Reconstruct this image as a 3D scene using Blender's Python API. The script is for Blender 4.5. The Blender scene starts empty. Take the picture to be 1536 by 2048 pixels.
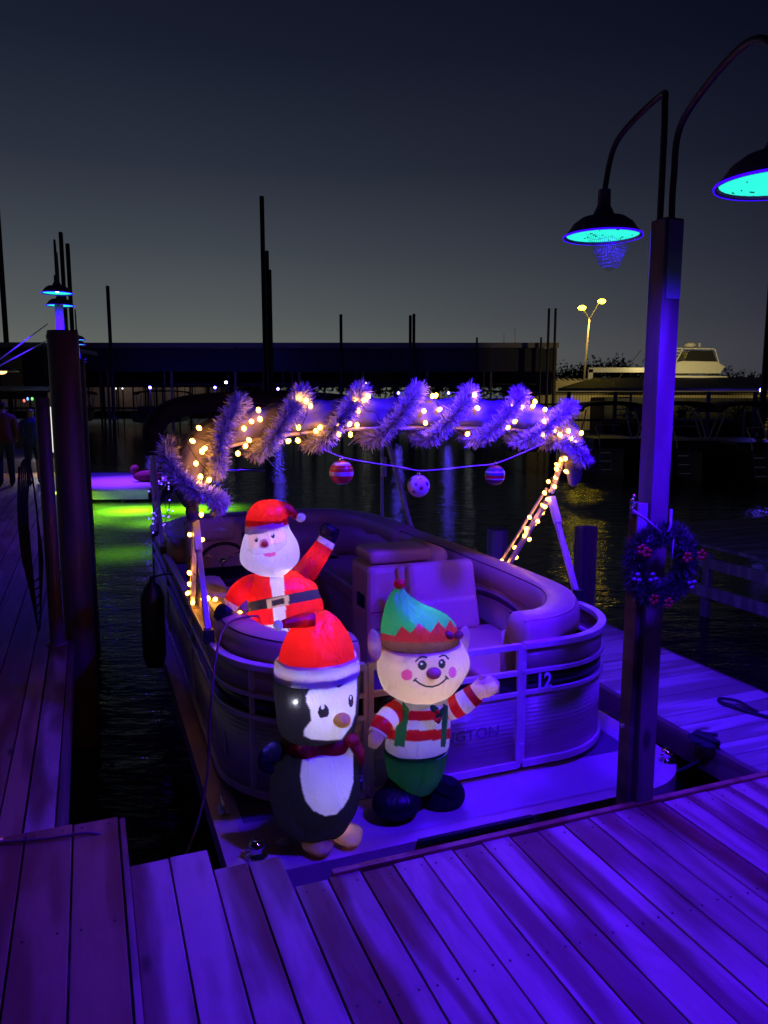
import bpy, bmesh, math, random
from mathutils import Vector, Matrix, noise
random.seed(7)
PI=math.pi; R=math.radians
sc=bpy.context.scene
C=sc.collection
# ------------------------------------------------------------ camera model
F=1538.0; PIT=math.atan(223/F); H=1.75
cam_d=bpy.data.cameras.new('camera'); cam=bpy.data.objects.new('camera',cam_d); C.objects.link(cam)
cam_d.sensor_fit='VERTICAL'; cam_d.sensor_height=36; cam_d.lens=F/2048*36
cam_d.clip_start=.05; cam_d.clip_end=3000
cam.location=(0,0,H); cam.rotation_euler=(PI/2-PIT,0,0)
sc.camera=cam
def ray(px,py):
    a=(px-768)/F; b=(1024-py)/F
    return (a, math.cos(PIT)+b*math.sin(PIT), -math.sin(PIT)+b*math.cos(PIT))
def at(px,py,Y):                     # surveyed point: direction + distance
    r=ray(px,py); t=Y/r[1]; return Vector((r[0]*t,Y,H+r[2]*t))
def prj(p):
    dz=p[2]-H; d=p[1]*math.cos(PIT)-dz*math.sin(PIT); u=p[1]*math.sin(PIT)+dz*math.cos(PIT)
    return (768+F*p[0]/d,1024-F*u/d)
# marina frame: u along the dock edge, v away along the slips, w above the boat deck
TH=R(21); OX,OY,OZ=-.59,3.12,-.25
cT,sT=math.cos(TH),math.sin(TH)
M=Matrix.Translation((OX,OY,OZ))@Matrix.Rotation(TH,4,'Z')
Mi=M.inverted()
def W(u,v,w): return M@Vector((u,v,w))
def onU(px,py,u):
    r=ray(px,py); t=(u+OX*cT+OY*sT)/(r[0]*cT+r[1]*sT); return Mi@Vector((r[0]*t,r[1]*t,H+r[2]*t))
def onV(px,py,v):
    r=ray(px,py); t=(v-OX*sT+OY*cT)/(-r[0]*sT+r[1]*cT); return Mi@Vector((r[0]*t,r[1]*t,H+r[2]*t))
def onW(px,py,w):
    r=ray(px,py); t=(w+OZ-H)/r[2]; return Mi@Vector((r[0]*t,r[1]*t,H+r[2]*t))
WATER=-.9
# ------------------------------------------------------------ object helpers
def tag(o,label=None,cat=None,group=None,kind=None):
    if label: o['label']=label
    if cat: o['category']=cat
    if group: o['group']=group
    if kind: o['kind']=kind
    return o
def empty(name,label,cat,group=None,loc=(0,0,0),local=True,rz=0):
    o=bpy.data.objects.new(name,None); C.objects.link(o); o.empty_display_size=.2
    if local: o.matrix_world=M@Matrix.Translation(loc)@Matrix.Rotation(rz,4,'Z')
    else: o.matrix_world=Matrix.Translation(loc)@Matrix.Rotation(rz,4,'Z')
    return tag(o,label,cat,group)
class MB:
    """collects shapes, links them as ONE mesh object"""
    def __init__(s): s.v=[]; s.f=[]; s.c=[]; s.sm=[]; s.rnd=[]
    def add(s,vs,fs,smooth=True,col=None,rnd=0.0):
        n=len(s.v); s.v+= [tuple(v) for v in vs]; s.f+=[tuple(i+n for i in f) for f in fs]
        s.sm+=[smooth]*len(fs); s.c+= col if col else [(1,1,1)]*len(vs); s.rnd+=[rnd]*len(vs)
    def box(s,c,d,rot=None,rnd=0.0):
        x,y,z=d[0]/2,d[1]/2,d[2]/2
        vs=[Vector(p) for p in [(-x,-y,-z),(x,-y,-z),(x,y,-z),(-x,y,-z),(-x,-y,z),(x,-y,z),(x,y,z),(-x,y,z)]]
        if rot: vs=[rot@v for v in vs]
        c=Vector(c); vs=[v+c for v in vs]
        s.add(vs,[(0,3,2,1),(4,5,6,7),(0,1,5,4),(1,2,6,5),(2,3,7,6),(3,0,4,7)],False,None,rnd)
    def bar(s,a,b,w,h,up=(0,0,1),rnd=0.0):
        a=Vector(a); b=Vector(b); d=b-a; L=d.length
        if L<1e-6: return
        z=d.normalized(); x=Vector(up).cross(z)
        if x.length<1e-4: x=Vector((1,0,0)).cross(z)
        x.normalize(); y=z.cross(x)
        m=Matrix((x,y,z)).transposed()
        s.box((a+b)/2,(w,h,L),m,rnd)
    def sweep(s,path,rad,m=10,caps=True,colf=None,closed=False,prof=None,up=None,smooth=True,rnd=0.0):
        """rad: number, or list of r or (ra,rb) per point; prof: list of unit (a,b)"""
        P=[Vector(p) for p in path]; n=len(P)
        T=[]
        for i in range(n):
            a=P[(i-1)%n] if (closed or i>0) else P[i]; b=P[(i+1)%n] if (closed or i<n-1) else P[i]
            T.append((b-a).normalized() if (b-a).length>1e-9 else Vector((0,0,1)))
        nrm=None; vs=[]; cols=[]
        pr=prof or [(math.cos(2*PI*k/m),math.sin(2*PI*k/m)) for k in range(m)]
        m=len(pr)
        for i in range(n):
            t=T[i]
            if up is not None:
                a=Vector(up).cross(t)
                if a.length<1e-5: a=Vector((1,0,0)).cross(t)
                a.normalize(); nrm=a
            else:
                if nrm is None:
                    nrm=t.orthogonal().normalized()
                else:
                    nrm=(nrm-t*nrm.dot(t)).normalized()
            bn=t.cross(nrm)
            r=rad[i] if isinstance(rad,(list,tuple)) else rad
            ra,rb=(r if isinstance(r,(tuple,list)) else (r,r))
            for k,(ca,cb) in enumerate(pr):
                p=P[i]+nrm*(ca*ra)+bn*(cb*rb); vs.append(p)
                if colf: cols.append(colf(p,i/(n-1),k/m))
        fs=[]
        for i in range(n if closed else n-1):
            j=(i+1)%n
            for k in range(m):
                l=(k+1)%m; fs.append((i*m+k,i*m+l,j*m+l,j*m+k))
        if caps and not closed:
            fs.append(tuple(range(m))[::-1]); fs.append(tuple((n-1)*m+k for k in range(m)))
        s.add(vs,fs,smooth,cols or None,rnd)
    def ball(s,c,r,n=12,m=16,colf=None,rot=None):
        rx,ry,rz=r if isinstance(r,(tuple,list)) else (r,r,r)
        c=Vector(c); vs=[];fs=[];cols=[]
        for i in range(n+1):
            a=PI*i/n
            for k in range(m):
                b=2*PI*k/m
                p=Vector((rx*math.sin(a)*math.cos(b),ry*math.sin(a)*math.sin(b),rz*math.cos(a)))
                if rot: p=rot@p
                p+=c; vs.append(p)
                if colf: cols.append(colf(p,i/n,k/m))
        for i in range(n):
            for k in range(m):
                l=(k+1)%m; fs.append((i*m+k,(i+1)*m+k,(i+1)*m+l,i*m+l))
        s.add(vs,fs,True,cols or None)
    def lathe(s,c,prof,m=24,colf=None):
        c=Vector(c); vs=[];fs=[];n=len(prof)
        for r,z in prof:
            for k in range(m):
                a=2*PI*k/m; vs.append(c+Vector((r*math.cos(a),r*math.sin(a),z)))
        for i in range(n-1):
            for k in range(m):
                l=(k+1)%m; fs.append((i*m+k,i*m+l,(i+1)*m+l,(i+1)*m+k))
        s.add(vs,fs,True,None)
    def quad(s,a,b,c,d,rnd=0.0): s.add([a,b,c,d],[(0,1,2,3)],False,None,rnd)
    def build(s,name,mat,parent=None,local=False,bevel=0,label=None,weld=False,solid=0):
        me=bpy.data.meshes.new(name); me.from_pydata(s.v,[],s.f)
        me.polygons.foreach_set('use_smooth',s.sm)
        a=me.color_attributes.new('Col','FLOAT_COLOR','POINT')
        flat=[]
        for c in s.c: flat+= [c[0],c[1],c[2],1]
        a.data.foreach_set('color',flat)
        b=me.attributes.new('rnd','FLOAT','POINT'); b.data.foreach_set('value',s.rnd)
        me.materials.append(mat)
        if weld:
            bm=bmesh.new(); bm.from_mesh(me); bmesh.ops.remove_doubles(bm,verts=bm.verts,dist=1e-5); bm.to_mesh(me); bm.free()
        me.update()
        o=bpy.data.objects.new(name,me); C.objects.link(o)
        if parent is not None: o.parent=parent
        elif local: o.matrix_world=M.copy()
        if bevel:
            md=o.modifiers.new('b','BEVEL'); md.width=bevel; md.segments=2; md.limit_method='ANGLE'; md.angle_limit=R(40)
        if solid:
            md=o.modifiers.new('s','SOLIDIFY'); md.thickness=solid
        if label: o['label']=label
        return o
def cr(P,n):                          # Catmull-Rom through tuples
    out=[]; L=len(P)-1
    for i in range(n+1):
        t=i/n*L; k=min(int(t),L-1); f=t-k
        p=[P[max(k-1,0)],P[k],P[k+1],P[min(k+2,L)]]
        out.append(tuple(.5*(2*p[1][j]+(p[2][j]-p[0][j])*f+(2*p[0][j]-5*p[1][j]+4*p[2][j]-p[3][j])*f*f+(3*p[1][j]-p[0][j]-3*p[2][j]+p[3][j])*f**3) for j in range(len(P[0]))))
    return out
def sag(a,b,n=10,d=.1):
    a=Vector(a); b=Vector(b)
    return [a.lerp(b,i/n)-Vector((0,0,d*4*(i/n)*(1-i/n))) for i in range(n+1)]
def inpoly(x,y,P):
    r=False; j=len(P)-1
    for i in range(len(P)):
        if (P[i][1]>y)!=(P[j][1]>y) and x<(P[j][0]-P[i][0])*(y-P[i][1])/(P[j][1]-P[i][1])+P[i][0]: r=not r
        j=i
    return r
def dpl(x,y,P):                       # distance to a polyline
    m=1e9
    for a,b in zip(P,P[1:]):
        dx,dy=b[0]-a[0],b[1]-a[1]; t=max(0,min(1,((x-a[0])*dx+(y-a[1])*dy)/(dx*dx+dy*dy)))
        m=min(m,math.hypot(x-a[0]-t*dx,y-a[1]-t*dy))
    return m
def ell(x,y,cx,cy,rx,ry): return ((x-cx)/rx)**2+((y-cy)/ry)**2<1
# ------------------------------------------------------------ materials
def newmat(name):
    m=bpy.data.materials.new(name); m.use_nodes=True; nt=m.node_tree; nt.nodes.clear()
    o=nt.nodes.new('ShaderNodeOutputMaterial'); return m,nt,o
def N(nt,t,**k):
    n=nt.nodes.new(t)
    for a,b in k.items():
        if a.startswith('i_'):
            key=a[2:].replace('_',' ')
            n.inputs[key].default_value=b
        else: setattr(n,a,b)
    return n
def L(nt,a,b): nt.links.new(a,b)
def ramp(nt,fac,stops):
    r=N(nt,'ShaderNodeValToRGB'); e=r.color_ramp.elements
    while len(e)<len(stops): e.new(.5)
    for x,(p,c) in zip(e,stops): x.position=p; x.color=(*c,1) if len(c)==3 else c
    L(nt,fac,r.inputs['Fac']); return r
def mat(name,col,rough=.6,metal=0,bump=0,scale=20,var=.15,spec=.5,stretch=(1,1,1),coat=0,sheen=0):
    m,nt,o=newmat(name)
    b=N(nt,'ShaderNodeBsdfPrincipled'); b.inputs['Roughness'].default_value=rough; b.inputs['Metallic'].default_value=metal
    b.inputs['Specular IOR Level'].default_value=spec; b.inputs['Coat Weight'].default_value=coat; b.inputs['Sheen Weight'].default_value=sheen
    tc=N(nt,'ShaderNodeTexCoord'); mp=N(nt,'ShaderNodeMapping'); mp.inputs['Scale'].default_value=stretch
    L(nt,tc.outputs['Object'],mp.inputs['Vector'])
    nz=N(nt,'ShaderNodeTexNoise'); nz.inputs['Scale'].default_value=scale; nz.inputs['Detail'].default_value=6
    L(nt,mp.outputs[0],nz.inputs['Vector'])
    r=ramp(nt,nz.outputs['Fac'],[(.3,tuple(c*(1-var) for c in col)),(.7,tuple(min(1,c*(1+var)) for c in col))])
    L(nt,r.outputs['Color'],b.inputs['Base Color'])
    rr=N(nt,'ShaderNodeMapRange'); rr.inputs['To Min'].default_value=max(0,rough-.08); rr.inputs['To Max'].default_value=min(1,rough+.08)
    L(nt,nz.outputs['Fac'],rr.inputs['Value']); L(nt,rr.outputs[0],b.inputs['Roughness'])
    if bump:
        bp=N(nt,'ShaderNodeBump'); bp.inputs['Strength'].default_value=bump; bp.inputs['Distance'].default_value=.01
        L(nt,nz.outputs['Fac'],bp.inputs['Height']); L(nt,bp.outputs[0],b.inputs['Normal'])
    L(nt,b.outputs[0],o.inputs[0]); return m
def emis(name,col,st):
    m,nt,o=newmat(name); e=N(nt,'ShaderNodeEmission'); e.inputs[0].default_value=(*col,1); e.inputs[1].default_value=st
    L(nt,e.outputs[0],o.inputs[0]); return m
def wood(name,dark,light,axis=1,fine=1.0,wet=0):
    m,nt,o=newmat(name)
    b=N(nt,'ShaderNodeBsdfPrincipled')
    tc=N(nt,'ShaderNodeTexCoord'); at_=N(nt,'ShaderNodeAttribute',attribute_name='rnd')
    ofs=N(nt,'ShaderNodeVectorMath',operation='MULTIPLY_ADD')
    cb=N(nt,'ShaderNodeCombineXYZ'); 
    for i in range(3): L(nt,at_.outputs['Fac'],cb.inputs[i])
    ofs.inputs[1].default_value=(13.7,7.3,5.1); L(nt,cb.outputs[0],ofs.inputs[0]); L(nt,tc.outputs['Object'],ofs.inputs[2])
    st=[5.0,5.0,5.0]; st[axis]=1.5
    mp=N(nt,'ShaderNodeMapping'); mp.inputs['Scale'].default_value=st; L(nt,ofs.outputs[0],mp.inputs['Vector'])
    n1=N(nt,'ShaderNodeTexNoise'); n1.inputs['Scale'].default_value=1.7; n1.inputs['Detail'].default_value=3; n1.inputs['Distortion'].default_value=.35; L(nt,mp.outputs[0],n1.inputs['Vector'])
    wv=N(nt,'ShaderNodeMath',operation='MULTIPLY'); wv.inputs[1].default_value=22.0*fine; L(nt,n1.outputs['Fac'],wv.inputs[0])
    sn=N(nt,'ShaderNodeMath',operation='SINE'); L(nt,wv.outputs[0],sn.inputs[0])      # growth rings
    st2=[60.0,60.0,60.0]; st2[axis]=3.5
    mp2=N(nt,'ShaderNodeMapping'); mp2.inputs['Scale'].default_value=st2; L(nt,ofs.outputs[0],mp2.inputs['Vector'])
    n2=N(nt,'ShaderNodeTexNoise'); n2.inputs['Scale'].default_value=1.5; n2.inputs['Detail'].default_value=5; L(nt,mp2.outputs[0],n2.inputs['Vector'])
    st3=[7.0,7.0,7.0]; st3[axis]=.95
    mp3=N(nt,'ShaderNodeMapping'); mp3.inputs['Scale'].default_value=st3; L(nt,ofs.outputs[0],mp3.inputs['Vector'])
    n3=N(nt,'ShaderNodeTexNoise'); n3.inputs['Scale'].default_value=1.0; n3.inputs['Detail'].default_value=1.5; n3.inputs['Distortion'].default_value=.25; L(nt,mp3.outputs[0],n3.inputs['Vector'])
    # heartwood / sapwood patches
    r3=ramp(nt,n3.outputs['Fac'],[(.42,(0,0,0)),(.56,(1,1,1))])
    ad=N(nt,'ShaderNodeMath',operation='MULTIPLY_ADD'); ad.inputs[1].default_value=.09; L(nt,sn.outputs[0],ad.inputs[0]); L(nt,r3.outputs['Color'],ad.inputs[2])
    ad2=N(nt,'ShaderNodeMath',operation='MULTIPLY_ADD'); ad2.inputs[1].default_value=.34; L(nt,n2.outputs['Fac'],ad2.inputs[0]); L(nt,ad.outputs[0],ad2.inputs[2])
    ad3=N(nt,'ShaderNodeMath',operation='MULTIPLY_ADD'); ad3.inputs[1].default_value=.55; L(nt,at_.outputs['Fac'],ad3.inputs[0]); L(nt,ad2.outputs[0],ad3.inputs[2])
    # knots
    vk=N(nt,'ShaderNodeTexVoronoi'); vk.inputs['Scale'].default_value=.55
    stk=[7.0,7.0,7.0]; stk[axis]=3.0
    mpk=N(nt,'ShaderNodeMapping'); mpk.inputs['Scale'].default_value=stk; L(nt,ofs.outputs[0],mpk.inputs['Vector']); L(nt,mpk.outputs[0],vk.inputs['Vector'])
    rk=ramp(nt,vk.outputs['Distance'],[(.045,(.25,.25,.25)),(.11,(1,1,1))])
    mr=N(nt,'ShaderNodeMapRange'); mr.inputs['From Min'].default_value=.05; mr.inputs['From Max'].default_value=1.65; L(nt,ad3.outputs[0],mr.inputs['Value'])
    mid=tuple((a*.6+c*.4)*.8 for a,c in zip(dark,light))
    rc=ramp(nt,mr.outputs[0],[(0.08,dark),(.50,mid),(1.0,light)])
    mx=N(nt,'ShaderNodeMix',data_type='RGBA',blend_type='MULTIPLY'); mx.inputs[0].default_value=1
    L(nt,rc.outputs['Color'],mx.inputs[6]); L(nt,rk.outputs['Color'],mx.inputs[7])
    L(nt,mx.outputs[2],b.inputs['Base Color'])
    b.inputs['Roughness'].default_value=.62-.2*wet; b.inputs['Specular IOR Level'].default_value=.35
    bp=N(nt,'ShaderNodeBump'); bp.inputs['Strength'].default_value=.35; bp.inputs['Distance'].default_value=.004
    L(nt,ad2.outputs[0],bp.inputs['Height']); L(nt,bp.outputs[0],b.inputs['Normal'])
    L(nt,b.outputs[0],o.inputs[0]); return m
def fabric(name,trans=.5,gloss=.06):   # thin lit nylon of inflatables, colour from the print
    m,nt,o=newmat(name)
    a=N(nt,'ShaderNodeAttribute',attribute_name='Col')
    tc=N(nt,'ShaderNodeTexCoord'); nz=N(nt,'ShaderNodeTexNoise'); nz.inputs['Scale'].default_value=9; nz.inputs['Detail'].default_value=4; nz.inputs['Distortion'].default_value=1.2
    mp=N(nt,'ShaderNodeMapping'); mp.inputs['Scale'].default_value=(1.6,1.6,.8); L(nt,tc.outputs['Object'],mp.inputs[0]); L(nt,mp.outputs[0],nz.inputs['Vector'])
    bp=N(nt,'ShaderNodeBump'); bp.inputs['Strength'].default_value=.6; bp.inputs['Distance'].default_value=.03; L(nt,nz.outputs['Fac'],bp.inputs['Height'])
    d=N(nt,'ShaderNodeBsdfDiffuse'); t=N(nt,'ShaderNodeBsdfTranslucent'); g=N(nt,'ShaderNodeBsdfGlossy'); g.inputs['Roughness'].default_value=.38
    L(nt,a.outputs['Color'],d.inputs[0]); L(nt,a.outputs['Color'],t.inputs[0]); g.inputs[0].default_value=(.8,.8,.8,1)
    for n in (d,t,g): L(nt,bp.outputs[0],n.inputs['Normal'])
    m1=N(nt,'ShaderNodeMixShader'); m1.inputs[0].default_value=trans; L(nt,d.outputs[0],m1.inputs[1]); L(nt,t.outputs[0],m1.inputs[2])
    m2=N(nt,'ShaderNodeMixShader'); m2.inputs[0].default_value=gloss; L(nt,m1.outputs[0],m2.inputs[1]); L(nt,g.outputs[0],m2.inputs[2])
    L(nt,m2.outputs[0],o.inputs[0]); return m
def ribbed(name,col,rough=.35,freq=55,depth=.4,metal=.5):
    m,nt,o=newmat(name); b=N(nt,'ShaderNodeBsdfPrincipled'); b.inputs['Base Color'].default_value=(*col,1); b.inputs['Roughness'].default_value=rough; b.inputs['Metallic'].default_value=metal
    tc=N(nt,'ShaderNodeTexCoord'); sp=N(nt,'ShaderNodeSeparateXYZ'); L(nt,tc.outputs['Object'],sp.inputs[0])
    mu=N(nt,'ShaderNodeMath',operation='MULTIPLY'); mu.inputs[1].default_value=freq*2*PI; L(nt,sp.outputs[2],mu.inputs[0])
    sn=N(nt,'ShaderNodeMath',operation='SINE'); L(nt,mu.outputs[0],sn.inputs[0])
    bp=N(nt,'ShaderNodeBump'); bp.inputs['Strength'].default_value=depth; bp.inputs['Distance'].default_value=.004; L(nt,sn.outputs[0],bp.inputs['Height']); L(nt,bp.outputs[0],b.inputs['Normal'])
    nz=N(nt,'ShaderNodeTexNoise'); nz.inputs['Scale'].default_value=5; L(nt,tc.outputs['Object'],nz.inputs['Vector'])
    r=ramp(nt,nz.outputs['Fac'],[(.3,tuple(c*.8 for c in col)),(.7,col)]); L(nt,r.outputs['Color'],b.inputs['Base Color'])
    L(nt,b.outputs[0],o.inputs[0]); return m
def attrmat(name,rough=.5,metal=0,coat=0):
    m,nt,o=newmat(name); b=N(nt,'ShaderNodeBsdfPrincipled'); a=N(nt,'ShaderNodeAttribute',attribute_name='Col')
    L(nt,a.outputs['Color'],b.inputs['Base Color']); b.inputs['Roughness'].default_value=rough; b.inputs['Metallic'].default_value=metal; b.inputs['Coat Weight'].default_value=coat
    L(nt,b.outputs[0],o.inputs[0]); return m
deckwood=wood('deck_boards',(.17,.05,.02),(.54,.36,.25))
oldwood=wood('walkway_boards',(.24,.09,.03),(.44,.25,.10))
greywood=wood('grey_boards',(.30,.24,.20),(.62,.54,.48),axis=0)
postwood=wood('post_wood',(.10,.06,.05),(.24,.18,.15),axis=2)
palewood=wood('pale_pile_wood',(.42,.32,.28),(.75,.62,.56),axis=2)
darkwood=wood('dark_wood',(.07,.04,.03),(.2,.13,.1))
pilemat=mat('steel_pile',(.17,.09,.12),.45,.1,.3,4,.3,stretch=(3,3,.6))
blackpile=mat('black_pile',(.02,.015,.015),.6,0,.2,8,.3)
whitesteel=mat('white_post_paint',(.30,.27,.29),.45,0,.15,6,.12)
darkpipe=mat('dark_pipe',(.06,.03,.03),.5,.3)
shadeM=mat('lamp_shade_enamel',(.16,.08,.20),.4,.1)
alu=mat('rail_aluminium',(.85,.74,.64),.34,.2,0,9,.12)
ribM=ribbed('ribbed_panel',(.70,.58,.48),.42,42,.22,.15)
ribU=ribbed('fine_ribbed_panel',(.62,.50,.40),.42,60,.22,.15)
bandM=mat('dark_band',(.012,.012,.016),.22,0,0,5,.2)
vinyl=mat('taupe_vinyl',(.64,.45,.30),.42,0,.06,60,.06,spec=.45)
vinylD=mat('dark_vinyl',(.05,.035,.035),.45,0,.05,60,.1)
vinylL=mat('pale_vinyl',(.66,.58,.55),.45,0,.04,60,.05)
consM=mat('console_shell',(.76,.54,.40),.4,0,.02,30,.05)
carpet=mat('boat_carpet',(.13,.10,.12),.95,0,.5,160,.3)
bowfloor=mat('bow_deck_floor',(.55,.42,.40),.55,0,.25,120,.12,stretch=(.3,6,1))
trimM=mat('deck_trim',(.62,.45,.38),.4,.1,.05,10,.1)
hullM=mat('pontoon_hull',(.05,.05,.09),.2,.6,0,3,.2)
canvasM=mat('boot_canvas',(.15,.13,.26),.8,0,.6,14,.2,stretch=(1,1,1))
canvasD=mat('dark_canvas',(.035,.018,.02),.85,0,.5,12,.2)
chrome=mat('chrome',(.85,.85,.87),.08,1,0,5,.02)
blackR=mat('black_rubber',(.015,.015,.018),.45,0,.1,30,.2)
ropeD=mat('dark_rope',(.02,.018,.03),.7,0,.8,180,.3)
cordM=mat('cord_brown',(.16,.05,.07),.5)
stringM=mat('white_string',(.75,.7,.65),.7)
fab=fabric('inflatable_nylon',.5,.05)
fabB=fabric('inflatable_nylon_black',.35,.035)
tinselM,nt,o=newmat('tinsel_foil'); b=N(nt,'ShaderNodeBsdfPrincipled'); a_=N(nt,'ShaderNodeAttribute',attribute_name='rnd'); r_=ramp(nt,a_.outputs['Fac'],[(0,(.16,.15,.17)),(.30,(.55,.51,.57)),(.5,(1.0,.97,1.0))]); L(nt,r_.outputs['Color'],b.inputs['Base Color']); b.inputs['Metallic'].default_value=.05; b.inputs['Roughness'].default_value=.22; L(nt,b.outputs[0],o.inputs[0])  # foil sparkle put into the colour: strips vary from dark to bright
bulbM=emis('warm_bulb',(1,.39,.045),24)
attrP=attrmat('printed',.35,0,.5)
# ------------------------------------------------------------ world: dusk sky
wd=bpy.data.worlds.new('World'); sc.world=wd; wd.use_nodes=True; nt=wd.node_tree; nt.nodes.clear()
wo=N(nt,'ShaderNodeOutputWorld'); bg=N(nt,'ShaderNodeBackground')
sky=N(nt,'ShaderNodeTexSky'); sky.sky_type='NISHITA'; sky.sun_disc=False; sky.sun_elevation=R(-4.5); sky.sun_rotation=R(-55); sky.air_density=1; sky.dust_density=1
tc=N(nt,'ShaderNodeTexCoord'); sp=N(nt,'ShaderNodeSeparateXYZ'); L(nt,tc.outputs['Generated'],sp.inputs[0])
rc=ramp(nt,sp.outputs[2],[(0.0,(.120,.132,.118)),(.06,(.120,.130,.118)),(.10,(.088,.100,.102)),(.18,(.050,.060,.074)),(.27,(.023,.029,.046)),(.38,(.010,.0135,.029)),(.5,(.0045,.0055,.016)),(1,(.003,.003,.010))])
# brighter towards the afterglow on the left
dt=N(nt,'ShaderNodeVectorMath',operation='DOT_PRODUCT'); dt.inputs[1].default_value=(-.62,.78,0); L(nt,tc.outputs['Generated'],dt.inputs[0])
mr=N(nt,'ShaderNodeMapRange'); mr.inputs['From Min'].default_value=.25; mr.inputs['From Max'].default_value=1.0; mr.inputs['To Min'].default_value=.16; mr.inputs['To Max'].default_value=1.15; L(nt,dt.outputs['Value'],mr.inputs['Value'])
mx=N(nt,'ShaderNodeMix',data_type='RGBA',blend_type='MULTIPLY'); mx.inputs[0].default_value=1
tint=ramp(nt,mr.outputs[0],[(.12,(.18,.15,.30)),(.38,(.34,.31,.46)),(.86,(.84,.84,.88)),(1,(1.0,1.0,1.0))])
L(nt,rc.outputs['Color'],mx.inputs[6]); L(nt,tint.outputs['Color'],mx.inputs[7])
mv=N(nt,'ShaderNodeMix',data_type='RGBA',blend_type='ADD'); mv.inputs[0].default_value=.02
L(nt,mx.outputs[2],mv.inputs[6]); L(nt,sky.outputs[0],mv.inputs[7])
L(nt,mv.outputs[2],bg.inputs[0]); bg.inputs[1].default_value=1.0
L(nt,bg.outputs[0],wo.inputs[0])
sc.view_settings.view_transform='Standard'; sc.view_settings.look='None'; sc.view_settings.exposure=0; sc.view_settings.gamma=1
def light(name,kind,loc,power,col,r=.05,parent=None,**k):
    d=bpy.data.lights.new(name,kind); d.energy=power; d.color=col; d.shadow_soft_size=r
    for a,b in k.items(): setattr(d,a,b)
    o=bpy.data.objects.new(name,d); C.objects.link(o)
    if parent is not None: o.parent=parent
    o.location=loc; return o
BLUE=(.036,.0,1.0)
# ------------------------------------------------------------ water
wm,nt,o=newmat('lake_water'); b=N(nt,'ShaderNodeBsdfPrincipled'); b.inputs['Base Color'].default_value=(.022,.026,.020,1); b.inputs['Specular IOR Level'].default_value=.22; b.inputs['Roughness'].default_value=.07; b.inputs['IOR'].default_value=1.33
tc=N(nt,'ShaderNodeTexCoord')
mp=N(nt,'ShaderNodeMapping'); mp.inputs['Scale'].default_value=(1,2.2,1); L(nt,tc.outputs['Object'],mp.inputs[0])
n1=N(nt,'ShaderNodeTexNoise'); n1.inputs['Scale'].default_value=1.1; n1.inputs['Detail'].default_value=3; L(nt,mp.outputs[0],n1.inputs['Vector'])
n2=N(nt,'ShaderNodeTexNoise'); n2.inputs['Scale'].default_value=5; n2.inputs['Detail'].default_value=3; L(nt,mp.outputs[0],n2.inputs['Vector'])
ad=N(nt,'ShaderNodeMath',operation='MULTIPLY_ADD'); ad.inputs[1].default_value=.35; L(nt,n2.outputs['Fac'],ad.inputs[0]); L(nt,n1.outputs['Fac'],ad.inputs[2])
bp=N(nt,'ShaderNodeBump'); bp.inputs['Strength'].default_value=.36; bp.inputs['Distance'].default_value=.11; L(nt,ad.outputs[0],bp.inputs['Height']); L(nt,bp.outputs[0],b.inputs['Normal'])
L(nt,b.outputs[0],o.inputs[0])
g=MB(); g.quad((-600,-60,WATER),(600,-60,WATER),(600,900,WATER),(-600,900,WATER)); tag(g.build('water',wm),kind='structure')
shore=mat('shore_ground',(.03,.028,.02),.95,0,.5,2,.3)
g=MB(); 
vs=[];n=60
for i in range(n+1):
    x=-500+1000*i/n
    for (yy,zz) in ((118,-1.0),(122,.2),(150,1.6+noise.noise(Vector((x*.02,0,0)))),(260,2.5),(900,3)): vs.append((x,yy+3*noise.noise(Vector((x*.05,3,0))),zz))
g.add(vs,[(i*5+j,(i+1)*5+j,(i+1)*5+j+1,i*5+j+1) for i in range(n) for j in range(4)]); tag(g.build('shore',shore),kind='structure')
# ------------------------------------------------------------ docks
def planks(mb,u0,u1,v0,v1,w,pitch,gap=.006,th=.038,along='v',jit=.0,rs=1):
    rr=random.Random(rs); x=u0 if along=='v' else v0; lim=u1 if along=='v' else v1
    while x<lim-.02:
        x2=min(x+pitch,lim); j=rr.uniform(-jit,jit); z=w-th/2+rr.uniform(-.0015,.0015)
        if along=='v': mb.box(((x+x2)/2,(v0+v1+j)/2,z),(x2-x-gap,v1+j-v0,th),None,rr.random())
        else: mb.box(((u0+u1)/2,(x+x2)/2,z),(u1-u0,x2-x-gap,th),None,rr.random())
        x=x2
DW=.25
dock=empty('boardwalk','violet lit plank boardwalk in the foreground with stepped board ends','dock')
p=MB(); planks(p,.05,6.0,-4.0,-.6,DW,.128,jit=.012,rs=3)
planks(p,-.21,.05,-4.0,-.39,DW,.13,jit=.01,rs=4)
planks(p,-.505,-.21,-4.0,-.265,DW,.1475,jit=.01,rs=5)
p.build('deck_planks',deckwood,dock,bevel=.003)
p=MB(); planks(p,-1.24,-.53,-4.0,.09,DW+.02,.178,jit=.012,gap=.007,rs=9); p.build('raised_planks',oldwood,dock,bevel=.003,label='raised duller brown planks at left')
scr=mat('screw_heads',(.05,.045,.04),.5,.6)
p=MB(); rs_=random.Random(2); x=.05
while x<3.6:
    for v in (-.66,-1.22,-1.80):
        for dx in (.03,.098): p.lathe((x+dx+rs_.uniform(-.004,.004),v+rs_.uniform(-.008,.008),DW+.001),[(.0042,0),(.0042,.0015),(.0015,.0012),(0,.0005)],8)
    x+=.128
for x in (-1.24,-1.062,-.884,-.706):
    for v in (.05,-.6,-1.2):
        for dx in (.035,.14): p.lathe((x+dx,v+rs_.uniform(-.008,.008),DW+.021),[(.0045,0),(.0045,.0015),(0,.0005)],8)
o_=p.build('screw_heads',scr,dock); o_['kind']='stuff'
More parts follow.
